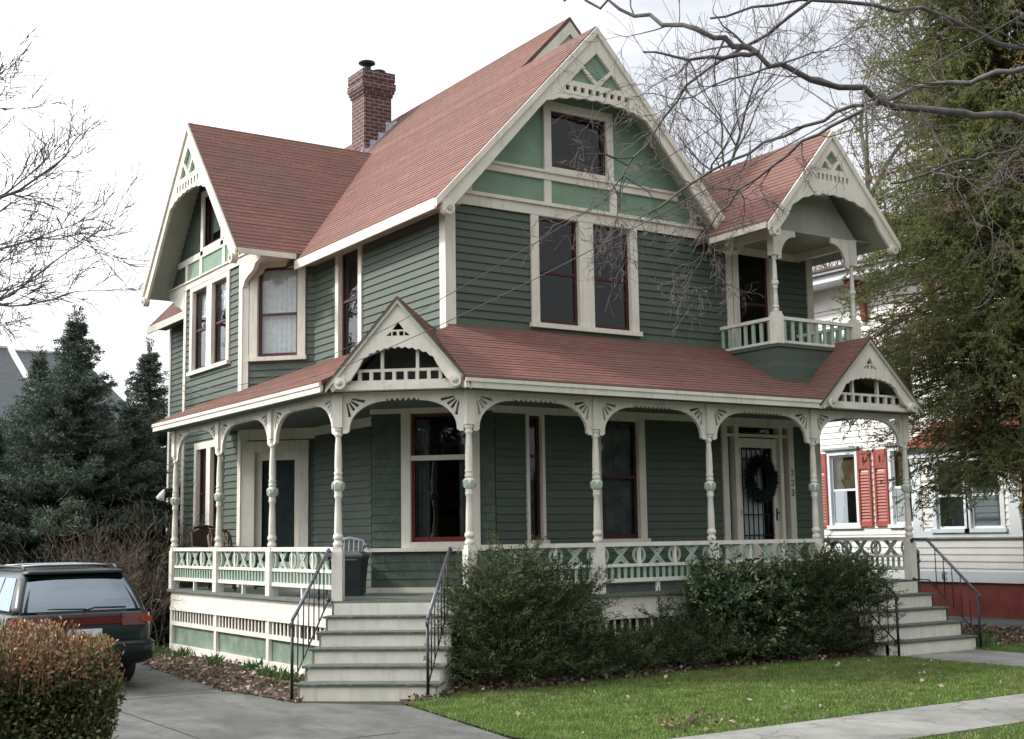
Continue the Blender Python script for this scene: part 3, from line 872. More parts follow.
prof2 = [(.83, .046), (.845, .054), (.87, .054), (.885, .042), (.90, .052), (.925, .054), (.945, .044), (1.0, .049), (1.20, .044), (1.36, .034), (1.375, .036), (1.39, .050), (1.41, .052), (1.425, .040), (1.44, .044), (1.455, .055), (1.475, .058), (1.49, .05)]
def make_post(x, y, rot, z0=ZF, zr=ZR, zc=ZC, ze=ZE, k=1.0, bulb=True, pw=.068):
    u = (math.cos(rot), math.sin(rot)); f = frame((x, y), u, (u[1], -u[0]))
    s = (zc - zr) / 1.49
    m = MB(); P = M['post']
    m.box(f, -pw, pw, z0, zr - .05, -pw, pw, P)
    m.box(f, -pw * .82, pw * .82, zr - .05, zr, -pw * .82, pw * .82, P)
    m.lathe((x, y), [(zr + z * s, r * k) for z, r in prof], P, 14)
    m.lathe((x, y), [(zr + z * s, r * k) for z, r in prof2], P, 14)
    m.box(f, -pw * .92, pw * .92, zc, ze, -pw * .92, pw * .92, P)
    o = obj('porch_post' if bulb else 'balcony_post', m, house)
    b = MB(); zb = zr + .76 * s
    b.lathe((x, y), [(zb - .07 * s, .044 * k), (zb - .05 * s, .066 * k), (zb, .074 * k), (zb + .05 * s, .066 * k), (zb + .07 * s, .044 * k)], P, 14)
    if bulb:
        for j in range(6):
            a = rot + j * math.pi / 3 + math.pi / 6
            ff = frame((x, y), (-math.sin(a), math.cos(a)), (math.cos(a), math.sin(a)))
            ring = [(.030 * math.cos(i * math.pi / 4), zb + .046 * math.sin(i * math.pi / 4)) for i in range(8)]
            b.plate(ff, ring, [], .060, .080, M['orn'])
    obj('turned_bulb', b, o)
    return o
for i, (x, y) in enumerate(posts):
    make_post(x, y, math.atan2(-1.07, 1.27) if (x, y) in (PA,) else 0)

# --- spandrel brackets
def bracket(fr, a, s, ztop, L=.58, h=.44, th=.05, fan=True, name='spandrel_bracket', n0=None):
    N = 12; g = .085
    pts = [(a, ztop), (a + s * L, ztop), (a + s * L, ztop - g)]
    for i in range(N + 1):
        t = i / N * math.pi / 2
        pts.append((a + s * (g + (L - g) * (1 - math.sin(t))), ztop - g - (h - g) * (1 - math.cos(t))))
    pts.append((a + s * g, ztop - h - .02)); pts.append((a + s * .05, ztop - h - .045)); pts.append((a, ztop - h - .045))
    holes = []
    if fan:
        for k in range(4):
            t = R(12 + k * 22); r0, r1, w0, w1 = .075, .25, .010, .020
            if k in (1, 2): r1 = .195
            c, sn = math.cos(t), math.sin(t)
            ox, oz = a + s * .04, ztop - .035
            q = [(r0 * c - w0 * sn, r0 * sn + w0 * c), (r0 * c + w0 * sn, r0 * sn - w0 * c), (r1 * c + w1 * sn, r1 * sn - w1 * c), (r1 * c - w1 * sn, r1 * sn + w1 * c)]
            q = [(ox + s * p[0] , oz - p[1] ) for p in q]
            # keep slots inside the web
            if all((abs(p[0] - (a + s * L)) / (L - g)) ** 2 + ((p[1] - (ztop - h)) / (h - g)) ** 2 > 1.04 for p in q): holes.append(q)
    m = MB(); m.plate(fr, pts if s > 0 else pts[::-1], holes, -th / 2, th / 2, M['post'])
    return obj(name, m, house)
spans = [(PF, 0, 1.97), (PF, 1.97, 3.97), (PF, 3.97, 6.04), (PF, 6.04, 8.11), (PL, 1.07, 3.16), (PL, 3.16, 5.20), (PL, 5.20, 7.21), (AB, 0, ABL)]
ZS = 3.56
for fr, a, b in spans:
    L = .58 if b - a > 1.8 else .56
    bracket(fr, a + .06, 1, ZS, L); bracket(fr, b - .06, -1, ZS, L)
    def hdr(m):
        a0, b0 = a + .06 + L, b - .06 - L
        n = max(4, int((b0 - a0) / .07)); pts = [(a + .06, ZS), (a + .06, ZS + .03), (b - .06, ZS + .03), (b - .06, ZS)]
        m.plate(fr, pts[::-1], [], -.03, .03, M['post'])
        pts = [(a0, ZS), (b0, ZS)]
        low = []
        for i in range(n):
            x0 = b0 - (b0 - a0) * i / n; x1 = b0 - (b0 - a0) * (i + 1) / n
            low += [(x0, ZS - .045), ((x0 + x1) / 2, ZS - .085)]
        low.append((a0, ZS - .045))
        m.plate(fr, pts + low, [], -.02, .02, M['post'])
    part('scalloped_header', hdr)
# --- balustrades
def balustrade(fr, a, b, pitch=.62, name='balustrade', foot=True):
    m = MB(); P = M['post']
    m.box(fr, a, b, 1.605, 1.66, -.045, .045, P); m.box(fr, a, b, 1.335, 1.375, -.03, .03, P); m.box(fr, a, b, 1.135, 1.185, -.035, .035, P)
    n = max(1, round((b - a) / pitch)); w = (b - a) / n
    for i in range(1, n): m.box(fr, a + i * w - .018, a + i * w + .018, 1.375, 1.605, -.024, .024, P)
    if foot: m.box(fr, (a + b) / 2 - .02, (a + b) / 2 + .02, ZF, 1.135, -.025, .025, P)
    o = obj(name, m, house)
    g = MB(); O = M['orn']
    for i in range(n):
        c = a + (i + .5) * w; z0, z1 = 1.375, 1.605; zc = (z0 + z1) / 2; h = (z1 - z0) / 2
        # crossed boards with half rings top and bottom
        x = .115; t = .026
        for s in (1, -1):
            P4 = [(c - s * x - t, z0), (c - s * x + t, z0), (c + s * x + t, z1), (c + s * x - t, z1)]
            g.plate(fr, P4, [], -.011 + .002 * s, .011 + .002 * s, O)
        for cx, st, en in ((c - w / 2 + .016, -90, 90), (c + w / 2 - .016, 90, 270)):
            r0, r1 = .075, .115
            arc = [(cx + r1 * .8 * math.cos(R(st + (en - st) * k / 10)), zc + r1 * math.sin(R(st + (en - st) * k / 10))) for k in range(11)]
            arc += [(cx + r0 * .8 * math.cos(R(en - (en - st) * k / 10)), zc + r0 * math.sin(R(en - (en - st) * k / 10))) for k in range(11)]
            g.plate(fr, arc, [], -.010, .010, O)
        for zz, st, en in ((z0, 0, 180), (z1, 180, 360)):
            r0, r1 = .048, .085
            arc = [(c + r1 * math.cos(R(st + (en - st) * k / 10)), zz + r1 * .8 * math.sin(R(st + (en - st) * k / 10))) for k in range(11)]
            arc += [(c + r0 * math.cos(R(en - (en - st) * k / 10)), zz + r0 * .8 * math.sin(R(en - (en - st) * k / 10))) for k in range(11)]
            g.plate(fr, arc, [], -.009, .009, O)
    k = int((b - a) / .108)
    for i in range(k):
        x = a + (i + .5) * (b - a) / k
        g.box(fr, x - .019, x + .019, 1.185, 1.335, -.012, .012, O)
    obj('pierced_panel', g, o)
    return o
for fr, a, b in spans[:3] + spans[4:7]:
    balustrade(fr, a + .068, b - .068)
balustrade(PE, .068, 1.92, name='balustrade')
# --- floor, skirt
fl = [(-1.36, 7.3), (-1.36, 1.05), (-.04, -.09), (8.2, -.09), (8.2, 2.1), (7.85, 2.1), (7.85, 1.6), (1.41, 1.6), (.13, 2.88), (.64, 3.39), (.64, 5.95), (-.27, 6.86), (-.27, 7.3)]
ID = lambda a, b, c=0: Vector((a, b, c))
part('porch_floor', lambda m: m.plate(ID, fl, [], .955, 1.0, M['deck']))
ci = [(-1.3, 7.4), (-1.3, 1.06), (-.02, -.05), (8.15, -.05), (8.15, 1.9), (7.85, 1.6), (1.41, 1.6), (.13, 2.88), (.64, 3.39), (.64, 5.95), (-.27, 6.86), (-.27, 7.4)]
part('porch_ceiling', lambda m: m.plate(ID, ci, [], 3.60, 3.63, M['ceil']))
def skirt(fr, a, b, n):
    m = MB(); P = M['post']
    m.box(fr, a, b, .72, .954, -.03, .035, P); m.box(fr, a, b, .66, .72, -.03, .05, P); m.box(fr, a, b, .42, .48, -.03, .04, P); m.box(fr, a, b, -.02, .12, -.03, .045, P)
    k = int((b - a) / .125)
    for i in range(k + 1):
        x = a + (b - a - .036) * i / k; m.box(fr, x, x + .036, .48, .66, .005, .02, P)
    for i in range(n + 1):
        x = a + (b - a - .09) * i / n; m.box(fr, x, x + .09, .12, .66, -.03, .042, P)
    o = obj('porch_skirt', m, house)
    g = MB(); g.box(fr, a, b, .1, .44, -.06, -.01, M['skirt']); obj('green_panel', g, o)
    d = MB(); d.box(fr, a, b, .44, .7, -.12, -.08, M['dark']); obj('crawl_shade_board', d, o)  # near-black board standing in for the shade behind the slats
skirt(PL, 1.15, 7.25, 3)
skirt(PF, .05, 6.0, 3)
skirt(frame((8.11, 0), (0, 1), (1, 0)), .05, 2.05, 1)
part('porch_skirt', lambda m: (m.box(frame((-1.27, 7.25), (1, 0), (0, 1)), 0, 1.0, 0, .954, -.03, .03, M['post'])))
# --- porch roofs
zfr = lambda y: 3.72 + .53 * (y + .29)
zlf = lambda x: 3.72 + .43 * (x + 1.56)
PRE = M['edge']
def pr_front(m):
    m.slab([(8.10, -.29, 3.72), (8.26, -.29, 3.72), (8.26, 1.62, zfr(1.62)), (7.09, 1.62, zfr(1.62))], .05, M['porch_front'], PRE)
    m.slab([(-.25, -.29, 3.72), (6.04, -.29, 3.72), (7.05, 1.62, zfr(1.62)), (.64, 1.62, zfr(1.62)), (.64, 1.495, zlf(.64)), (.16, 1.105, zlf(.16))], .05, M['porch_front'], PRE)
part('porch_roof', pr_front, label='low red porch roof along the street side')
def pr_left(m):
    m.slab([(-1.56, 7.55, 3.72), (.66, 7.55, zlf(.66)), (.66, 2.17, zlf(.66)), (-1.56, .95, 3.72)][::-1], .05, M['porch_left'], PRE)
    m.slab([(.66, 1.50, zlf(.66)), (.66, 1.96, zlf(.66)), (.16, 1.105, zlf(.16))], .05, M['porch_left'], PRE)
part('porch_roof', pr_left, label='low red porch roof along the driveway side')
def fasc(m):
    m.box(frame((0, -.29), (1, 0), (0, -1)), -.22, 5.98, 3.58, 3.70, -.03, .012, T)
    m.box(frame((0, -.29), (1, 0), (0, -1)), -.22, 5.98, 3.655, 3.70, .012, .03, T)
part('porch_fascia', fasc)
def fasl(m):
    m.box(frame((-1.56, 0), (0, 1), (-1, 0)), .97, 7.53, 3.58, 3.70, -.03, .012, T)
    m.box(frame((-1.56, 0), (0, 1), (-1, 0)), .97, 7.53, 3.655, 3.70, .012, .03, T)
part('porch_fascia', fasl)
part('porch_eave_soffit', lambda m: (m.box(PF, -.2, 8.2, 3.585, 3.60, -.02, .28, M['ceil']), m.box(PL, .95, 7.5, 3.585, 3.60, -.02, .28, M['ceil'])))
# gables over the two flights of steps
def porch_gable(fr, c, half, apex, slope, nface, back, roofmat, label):
    za = apex; zf = apex - slope * half
    m = MB()
    for s in (-1, 1):
        A = fr(c, za + .02, nface + .04); B = fr(c + s * half * 1.06, za - slope * half * 1.06 + .02, nface + .04)
        Cc = fr(c + s * half * 1.06, za - slope * half * 1.06 + .02, -back * .55); D = fr(c, za + .02, -back)
        m.slab([A, B, Cc, D], .04, roofmat, PRE)
    o = obj('porch_gable_roof', m, house); o['label'] = label
    out = [(c, za - .02), (c + half * 1.02, zf - .03), (c + half * .97, zf - .12), (c + half * .70, zf + .02)]
    N = 22; ax = half * .56; az = zf + .17; ac = za - .62
    for i in range(N + 1):
        t = 1 - 2 * i / N
        out.append((c + t * ax, az + (ac - az) * math.sqrt(max(0, 1 - t * t * .97)) + (.012 if i % 2 else -.012)))
    out += [(c - half * .70, zf + .02), (c - half * .97, zf - .12), (c - half * 1.02, zf - .03)]
    q = .05; zt = za - .42
    holes = [[(c - .075, zt + .02), (c + .075, zt + .02), (c, zt + .12)]]
    for k in range(2): x = c + (k - .5) * .085; holes.append([(x - .028, zt - .055), (x + .028, zt - .055), (x + .028, zt), (x - .028, zt)])
    for s in (-1, 1):
        tr = [(c + s * .085, zt - .055), (c + s * .155, zt - .055), (c + s * .085, zt)]
        holes.append(tr if s > 0 else tr[::-1])
    m = MB(); m.plate(fr, out, holes, nface - .05, nface, T)
    for s in (-1, 1):
        P = [(c, za + .0), (c + s * half * 1.06, za - slope * half * 1.06), (c + s * half * 1.06, za - slope * half * 1.06 - .07), (c, za - .07)]
        m.plate(fr, P if s < 0 else P[::-1], [], nface, nface + .035, M['edge'])
    g = obj('porch_gable_board', m, house)
    for s in (-1, 1):
        m = MB()
        cx, zz, r = c + s * half * .84, zf - .02, .075
        for rr, d in ((r, .06), (r * .25, .075)):
            m.plate(fr, [(cx + rr * math.cos(i * math.pi / 8), zz + rr * math.sin(i * math.pi / 8)) for i in range(16)], [], nface - .04 if rr == r else nface + .06, nface + d, T if rr == r else M['edge'])
        for k in range(4): 
            t = k * math.pi / 4 + .4; m.tube([fr(cx - .045 * math.cos(t), zz - .045 * math.sin(t), nface + .062), fr(cx + .045 * math.cos(t), zz + .045 * math.sin(t), nface + .062)], .005, M['edge'], 4)
        obj('rosette', m, g)
    m = MB()
    d0, d1 = nface - .16, nface - .11
    m.box(fr, c - half * .92, c + half * .92, zf - .03, zf + .025, d0, d1, T); m.box(fr, c - half * .80, c + half * .80, zf + .13, zf + .165, d0, d1, T)
    n = 9
    for i in range(n + 1):
        x = c - half * .76 + half * 1.52 * i / n; m.box(fr, x - .022, x + .022, zf + .025, zf + .13, d0, d1, T)
    for x in (-.22, .22): m.box(fr, c + x * half / .85 - .02, c + x * half / .85 + .02, zf + .165, zf + .5, d0, d1, T)
    m.box(fr, c - half * .95, c + half * .95, zf - .10, zf - .03, nface - .20, nface - .06, T)
    obj('lattice_screen', m, g)
    m = MB(); m.plate(fr, [(c - half * .92, zf - .02), (c + half * .92, zf - .02), (c, za - .14)], [], -.35, -.33, M['ceil']); obj('attic_backing', m, g)
porch_gable(AB, ABL / 2, .865, 4.73, 1.20, .30, 2.0, M['porch_diag'], 'little red gable roof set diagonally over the corner steps')
porch_gable(PF, 7.07, 1.08, 4.71, .94, .29, 1.8, M['porch_left'], 'little red gable roof over the front door steps')
# --- balcony
BX0, BX1, BY, BZ = 5.71, 7.55, .30, 4.62
def bbase(m):
    f = frame((0, BY), (1, 0), (0, -1))
    m.box(f, BX0, BX1, 3.75, BZ - .05, -1.3, 0, G)
    m.box(f, BX0 - .03, BX1 + .03, BZ - .05, BZ, -1.3, .03, G)
part('balcony_base', bbase)
for x in (BX0 + .06, BX1 - .06):
    make_post(x, BY + .06, 0, BZ - .05, 5.12, 6.0, 6.42, .78, False, .075)
def brail(fr, a, b):
    m = MB(); m.box(fr, a, b, 5.0, 5.05, -.04, .04, M['post']); m.box(fr, a, b, 4.64, 4.68, -.03, .03, M['post'])
    o = obj('balcony_rail', m, house)
    g = MB(); k = max(4, int((b - a) / .165))
    for i in range(k):
        x = a + (i + .5) * (b - a) / k; g.box(fr, x - .032, x + .032, 4.68, 5.0, -.012, .012, M['orn'])
    obj('slats', g, o)
brail(frame((0, BY + .06), (1, 0), (0, -1)), BX0 + .13, BX1 - .13)
brail(frame((BX0 + .06, 0), (0, 1), (-1, 0)), BY + .13, 1.66)
brail(frame((BX1 - .06, 0), (0, 1), (1, 0)), BY + .13, 1.58)
def tbeam(m):
    f = frame((0, BY + .06), (1, 0), (0, -1))
    m.box(f, BX0 - .05, BX1 + .05, 6.30, 6.44, -1.25, -1.2, T)
    for x in (BX0 + .06, BX1 - .06): m.box(frame((x, 0), (0, 1), (-1, 0)), BY + .02, 1.6, 6.30, 6.42, -.05, .05, T)
    m.box(f, 5.25, 8.0, 6.42, 6.45, -1.25, .02, M['soffit']); m.plate(f, [(5.60, 6.44), (7.66, 6.44), (6.63, 7.62)], [], -.05, -.02, M['soffit'])
part('balcony_beam', tbeam)
f = frame((0, BY + .06), (1, 0), (0, -1))
for a, s in ((BX0 + .12, 1), (BX1 - .12, -1)):
    bracket(f, a, s, 6.42, .40, .42, .04, False, 'balcony_bracket')
# --- steps
def steps(fr, a0, a1, zs, n0, tr, zg, overh=.03):
    root = MB(); nos = []
    k = len(zs)
    m = MB()
    for i, z in enumerate(zs):               # risers under each tread, first is floor edge
        zb = zs[i + 1] if i + 1 < k else zg
        m.box(fr, a0, a1, zb - .03, z - .03, n0 + tr * i - .06, n0 + tr * i - .03, M['post'])
    # closed stringers
    for a in (a0, a1 - .03):
        P = []
        for i, z in enumerate(zs):
            P += [(n0 + tr * i - .03, z - .03)]
            zb = zs[i + 1] if i + 1 < k else zg
            P += [(n0 + tr * i - .03, zb - .03)]
        P += [(-.05, zg - .03), (-.05, zs[0] - .03)]
        g = lambda n, z, d: fr(a + d, z, n)
        m.plate(g, P, [], 0, .029, M['post'])
    o = obj('steps', m, house)
    for i, z in enumerate(zs[1:], 1):
        t = MB(); t.box(fr, a0 - overh, a1 + overh, z - .024, z, n0 + tr * (i - 1) - .058, n0 + tr * i, M['tread'])
        obj('tread', t, o)
    return o
steps(AB, -.05, 1.53, [1.0, .833, .667, .5, .333, .167], .14, .296, -.02)['label'] = 'six cream risers with worn green treads at the porch corner'
SFR = PF
steps(SFR, 6.10, 8.06, [1.0, .80, .60, .40, .20], .21, .252, 0)['label'] = 'five grey steps up to the front door'
# --- iron hand rails
def handrail(fr, a, n_top, z_top, n_bot, z_bot, zg, flat=0, nb=5, postz=None, label=None):
    m = MB(); I = M['iron']
    top = [fr(a, z_top, n_top), fr(a, z_top, n_top + flat)] if flat else [fr(a, z_top, n_top)]
    top += [fr(a, z_bot, n_bot)]
    o = MB(); o.tube(top, .021, M['rail_iron'], 8)
    o.tube([fr(a, z_bot, n_bot - .01), fr(a, z_bot - .03, n_bot + .035), fr(a, z_bot - .075, n_bot + .02)], .018, M['rail_iron'], 8)
    r = obj('handrail', o, house)
    if label: r['label'] = label
    m.tube([fr(a, zg - .03, n_bot), fr(a, z_bot, n_bot)], .019, I, 6)
    m.box(lambda u, z, n: fr(a + u, z, n_bot + n), -.035, .035, zg, zg + .015, -.035, .035, I)
    obj('newel', m, r)
    # lower bar and balusters
    b = MB(); zl0 = z_top - .62; zl1 = zg + .18
    n0 = n_top + flat
    b.tube([fr(a, zl0, n_top), fr(a, zl0 + (.0), n0), fr(a, zl1, n_bot)], .011, I, 5)
    for i in range(1, nb + 1):
        t = i / (nb + 1); n = n0 + (n_bot - n0) * t
        b.tube([fr(a, zl0 + (zl1 - zl0) * t, n), fr(a, z_top + (z_bot - z_top) * t, n)], .008, I, 5)
        if i == 2:
            zc = zl0 + (zl1 - zl0) * t + .33
            for s in (1, -1):
                sp = [fr(a, zc + s * (.02 + .05 * math.sin(q)), n + .05 * math.cos(q) * (1 - .06 * j)) for j, q in enumerate([x * .55 for x in range(14)])]
                b.tube(sp, .006, I, 4)
    obj('balusters', b, r)
    c = MB()
    for z in (z_top - .02, zl0):
        for q in range(3): c.lathe((fr(a, 0, n_top).x, fr(a, 0, n_top).y), [(z - .03, .012), (z, .035 - .008 * q), (z + .03, .012)], I, 8)
    obj('wall_bracket', c, r)
handrail(AB, -.10, .08, 1.63, 1.64, .87, -.02, 0, 6, label='iron handrail on the driveway side of the corner steps')
handrail(AB, 1.43, .10, 1.63, 1.64, .87, -.02, 0, 6, label='iron handrail on the shrub side of the corner steps')
handrail(SFR, 6.27, .10, 1.60, 1.24, .86, .0, .15, 5, label='iron handrail half hidden by the yew')
handrail(SFR, 8.07, .08, 1.62, 1.24, .82, .0, .28, 5, label='iron handrail on the far side of the front door steps')
# ================================================================== GROUND
def sheet(name, poly, z, mat, sub=None):
    m = MB(); m.add([(x, y, z) for x, y in poly], [tuple(range(len(poly)))], mat); return struct(name, m)
def rectp(x0, y0, x1, y1): return [(x0, y0), (x1, y0), (x1, y1), (x0, y1)]
M['earth'] = groundmat('yard_ground', [(.3, (.035, .045, .018)), (.6, (.05, .055, .025)), (.8, (.075, .06, .035))], .6)
M['turf'] = groundmat('turf_soil', [(.3, (.028, .055, .012)), (.6, (.045, .08, .018)), (.85, (.07, .075, .03))], 1.5)
M['soil'] = groundmat('dark_bed_soil', [(.3, (.035, .025, .018)), (.7, (.075, .055, .04))], 2.5)
M['drive'] = concrete('driveway_concrete', (.112, .113, .108), stain=.95, tracks=((-4.75, .35), (-3.35, .35)))
M['apron'] = concrete('dark_apron_asphalt', (.095, .098, .10), stain=.6)
M['walk'] = concrete('sidewalk_concrete', (.215, .215, .20), stain=.6)
M['asphalt'] = groundmat('street_asphalt', [(.3, (.045, .045, .047)), (.7, (.07, .07, .07))], 1.0)
M['kerb'] = concrete('kerb_stone', (.28, .28, .27))
sheet('ground', rectp(-400, -400, 400, 400), -.02, M['earth'])
sheet('driveway', [(-6.2, -9.0), (-1.95, -9.0), (-2.0, -3.9), (-1.72, -2.1), (-1.62, -1.3), (-2.45, -.3), (-2.62, 1.3), (-2.45, 4.6), (-1.8, 7.2), (-1.8, 16), (-6.2, 16)], -.006, M['drive'])
def joints(m):
    for y in (-3.0, 1.2, 5.0): m.box(ID, -6.2, -2.6, y, y + .025, -.012, -.0045, M['dark'])
    m.box(ID, -4.2, -4.18, -9, 16, -.012, -.0045, M['dark'])
m = MB(); joints(m); struct('driveway_joint', m)
def swalk(m):
    x = -1.95
    while x < 40:
        m.box(ID, x, x + 1.49, -6.15, -4.9, -.03, .015, M['walk']); x += 1.505
m = MB(); swalk(m); struct('sidewalk', m)
m = MB()
y = -4.88
while y < -1.3:
    m.box(ID, 6.25, 7.9, y, min(y + 1.16, -1.24), -.03, .012, M['walk']); y += 1.175
struct('front_walk', m)
sheet('lawn', [(-1.7, -4.88), (6.24, -4.88), (6.24, -.95), (4.6, -.8), (2.6, -.72), (.6, -.98), (-.7, -.85), (-1.55, -1.35), (-1.7, -2.1), (-1.95, -3.9)], 0, M['turf'])
sheet('lawn', [(7.91, -4.88), (30, -4.88), (30, -1.2), (7.91, -.9)], 0, M['turf'])
sheet('verge', [(-1.95, -8.3), (40, -8.3), (40, -6.17), (-1.95, -6.17)], 0, M['turf'])
sheet('planting_bed', [(-1.62, -1.3), (-.7, -.85), (.6, -.98), (2.6, -.72), (4.6, -.8), (6.24, -.95), (6.24, 0), (0, 0), (-.9, .6)], .003, M['soil'])
sheet('planting_bed', [(-2.45, -.3), (-1.2, .9), (-1.2, 7.4), (-1.8, 7.4), (-2.45, 4.6), (-2.62, 1.3)], .003, M['soil'])
sheet('planting_bed', [(8.2, -1.0), (11.6, -1.3), (11.6, 2.0), (8.2, 2.0)], .002, M['soil'])
sheet('gravel_strip', rectp(11.2, -3, 14.6, 22), .004, M['apron'])
m = MB(); m.box(ID, -60, -6.2, -8.6, -8.45, -.3, .02, M['kerb']); m.box(ID, -1.9, 60, -8.6, -8.45, -.3, .02, M['kerb']); struct('kerb', m)
sheet('street', rectp(-90, -17.5, 90, -8.6), -.012, M['asphalt'])
M['line'] = plain('road_paint', (.65, .5, .12), .8)
m = MB(); [m.box(ID, -90, 90, yy, yy + .1, -.012, -.008, M['line']) for yy in (-13.1, -12.9)]; struct('road_marking', m)

rng = np.random.default_rng(7)
M['blade1'] = leafmat('grass_blade', (.125, .210, .046), .6, .4, .35)
M['blade2'] = leafmat('grass_blade_light', (.185, .265, .075), .6, .25, .25)
M['blade3'] = leafmat('grass_blade_straw', (.20, .18, .08), .7, .2, .25)
def inpoly(P, poly):
    x, y = P[:, 0], P[:, 1]; ins = np.zeros(len(P), bool); n = len(poly)
    for i in range(n):
        (xa, ya), (xb, yb) = poly[i], poly[(i + 1) % n]
        c = ((ya > y) != (yb > y)) & (x < (xb - xa) * (y - ya) / (yb - ya + 1e-12) + xa); ins ^= c
    return ins
def grass(name, poly, dens, label, h=(.022, .05)):
    p = np.array(poly); lo, hi = p.min(0), p.max(0)
    n = int(dens * (hi - lo).prod()); P = rng.uniform(lo, hi, (n, 2)); P = P[inpoly(P, poly)]
    P = P + rng.normal(size=P.shape) * .022
    # patchiness
    k = np.sin(P[:, 0] * 2.1 + 1.3 * np.sin(P[:, 1] * 1.7)) * np.sin(P[:, 1] * 2.9 + P[:, 0] * .7)
    P = P[rng.random(len(P)) < .78 + .25 * k]; n = len(P)
    k2 = np.sin(P[:, 0] * 1.3 + 2 * np.sin(P[:, 1] * .9)) * np.sin(P[:, 1] * 1.6 - P[:, 0] * .8) + rng.normal(size=n) * .5
    P = P[(k2 < 1.15) | (rng.random(n) < .35)]; n = len(P); k2 = np.sin(P[:, 0] * 1.3 + 2 * np.sin(P[:, 1] * .9)) * np.sin(P[:, 1] * 1.6 - P[:, 0] * .8) + rng.normal(size=n) * .5
    c = np.c_[P, np.zeros(n)]; d = rng.normal(size=(n, 3)) * .45; d[:, 2] = 1
    v, q = cards(c, d, rng.uniform(*h, n), rng.uniform(.006, .011, n), rng)
    o = npmesh(name, v, q, [M['blade1'], M['blade2'], M['blade3']], np.where((k2 > .75) & (rng.random(n) < .55), 2, rng.choice(3, n, p=[.54, .36, .10])))
    tag(o, label, None, kind='stuff'); return o
grass('grass', [(-1.72, -4.88), (6.24, -4.88), (6.24, -.95), (4.6, -.78), (2.6, -.70), (.6, -.96), (-.7, -.83), (-1.58, -1.33), (-1.73, -2.1), (-1.98, -3.9)], 4600, 'short green grass of the front lawn')
grass('grass', [(7.93, -4.86), (12, -4.86), (12, -1.3), (7.93, -1.0)], 2600, 'short green grass beyond the front walk')
grass('grass', [(-1.5, -8.2), (5, -8.2), (5, -6.19), (-1.5, -6.19)], 2600, 'grass of the verge beside the sidewalk')
M['lf1'] = leafmat('dead_leaf_tan', (.22, .16, .11), .8, .1, .3)
M['lf2'] = leafmat('dead_leaf_brown', (.11, .072, .05), .8, .1, .3)
M['lf3'] = leafmat('dead_leaf_pale', (.36, .30, .23), .8, .1, .2)
def litter(name, poly, n, label, w=(.4, .4, .2), z=.012, size=(.035, .08)):
    p = np.array(poly); P = rng.uniform(p.min(0), p.max(0), (n * 3, 2)); P = P[inpoly(P, poly)][:n]; n = len(P)
    c = np.c_[P, z + rng.random(n) * .05]; d = rng.normal(size=(n, 3)); d[:, 2] *= .35
    L = rng.uniform(*size, n); v, q = cards(c, d, L, L * .7, rng)
    o = npmesh(name, v, q, [M['lf1'], M['lf2'], M['lf3']], rng.choice(3, n, p=w))
    return tag(o, label, None, kind='stuff')
litter('leaf_litter', [(-2.5, -.45), (-1.35, .85), (-1.34, 7.3), (-1.85, 7.3), (-2.55, 4.6), (-2.75, 1.3)], 1500, 'dead leaves along the porch skirt by the driveway')
litter('leaf_litter', [(-1.55, -1.3), (-.6, -1.0), (.6, -1.1), (2.6, -.85), (6.2, -1.05), (6.2, -.2), (0, -.2), (-.7, .3)], 3000, 'dead leaves under the front shrubs', (.3, .6, .1))
litter('leaf_litter', [(8.2, -1.1), (11.6, -1.4), (11.6, 1.8), (8.2, 1.8)], 3500, 'dead leaves in the bed beyond the front steps', (.35, .55, .1))
litter('leaf_litter', [(-1.6, -4.8), (6.2, -4.8), (6.2, -1.0), (-1.2, -1.3)], 90, 'a few fallen leaves on the lawn', (.35, .05, .6), .04, (.03, .07))
litter('leaf_litter', [(-.9, -4.86), (.2, -4.86), (.1, -4.1), (-.6, -4.2)], 110, 'patch of fallen leaves at the edge of the sidewalk', (.6, .2, .2), .03, (.03, .07))
M['weed'] = leafmat('weed_leaf', (.06, .12, .03), .6, .2)
def weeds(name, pts, label, n=40, h=.2):
    C = []; D = []
    for x, y, s in pts:
        k = int(n * s); C.append(np.c_[rng.normal(x, .07 * s, k), rng.normal(y, .10 * s, k), np.full(k, .0)]); d = rng.normal(size=(k, 3)) * .5; d[:, 2] = 1; D.append(d)
    C = np.concatenate(C); D = np.concatenate(D)
    v, q = cards(C, D, rng.uniform(.5, 1.1, len(C)) * h, .025, rng)
    o = npmesh(name, v, q, [M['weed']], np.zeros(len(C), int)); return tag(o, label, None, kind='stuff')
weeds('weeds', [(-1.75, 6.6, 1.2), (-1.6, 5.9, 1), (-1.62, 4.4, .8), (-1.55, 3.1, 1), (-1.7, 2.2, .9), (-1.75, 1.5, 1.2), (-1.7, .9, 1), (-1.9, 7.1, 1.4)], 'green weeds among leaves along the porch skirt', 60, .2)
weeds('weeds', [(8.3, -1.0, 1.5)], 'tuft of green weeds at the foot of the far handrail', 70, .28)

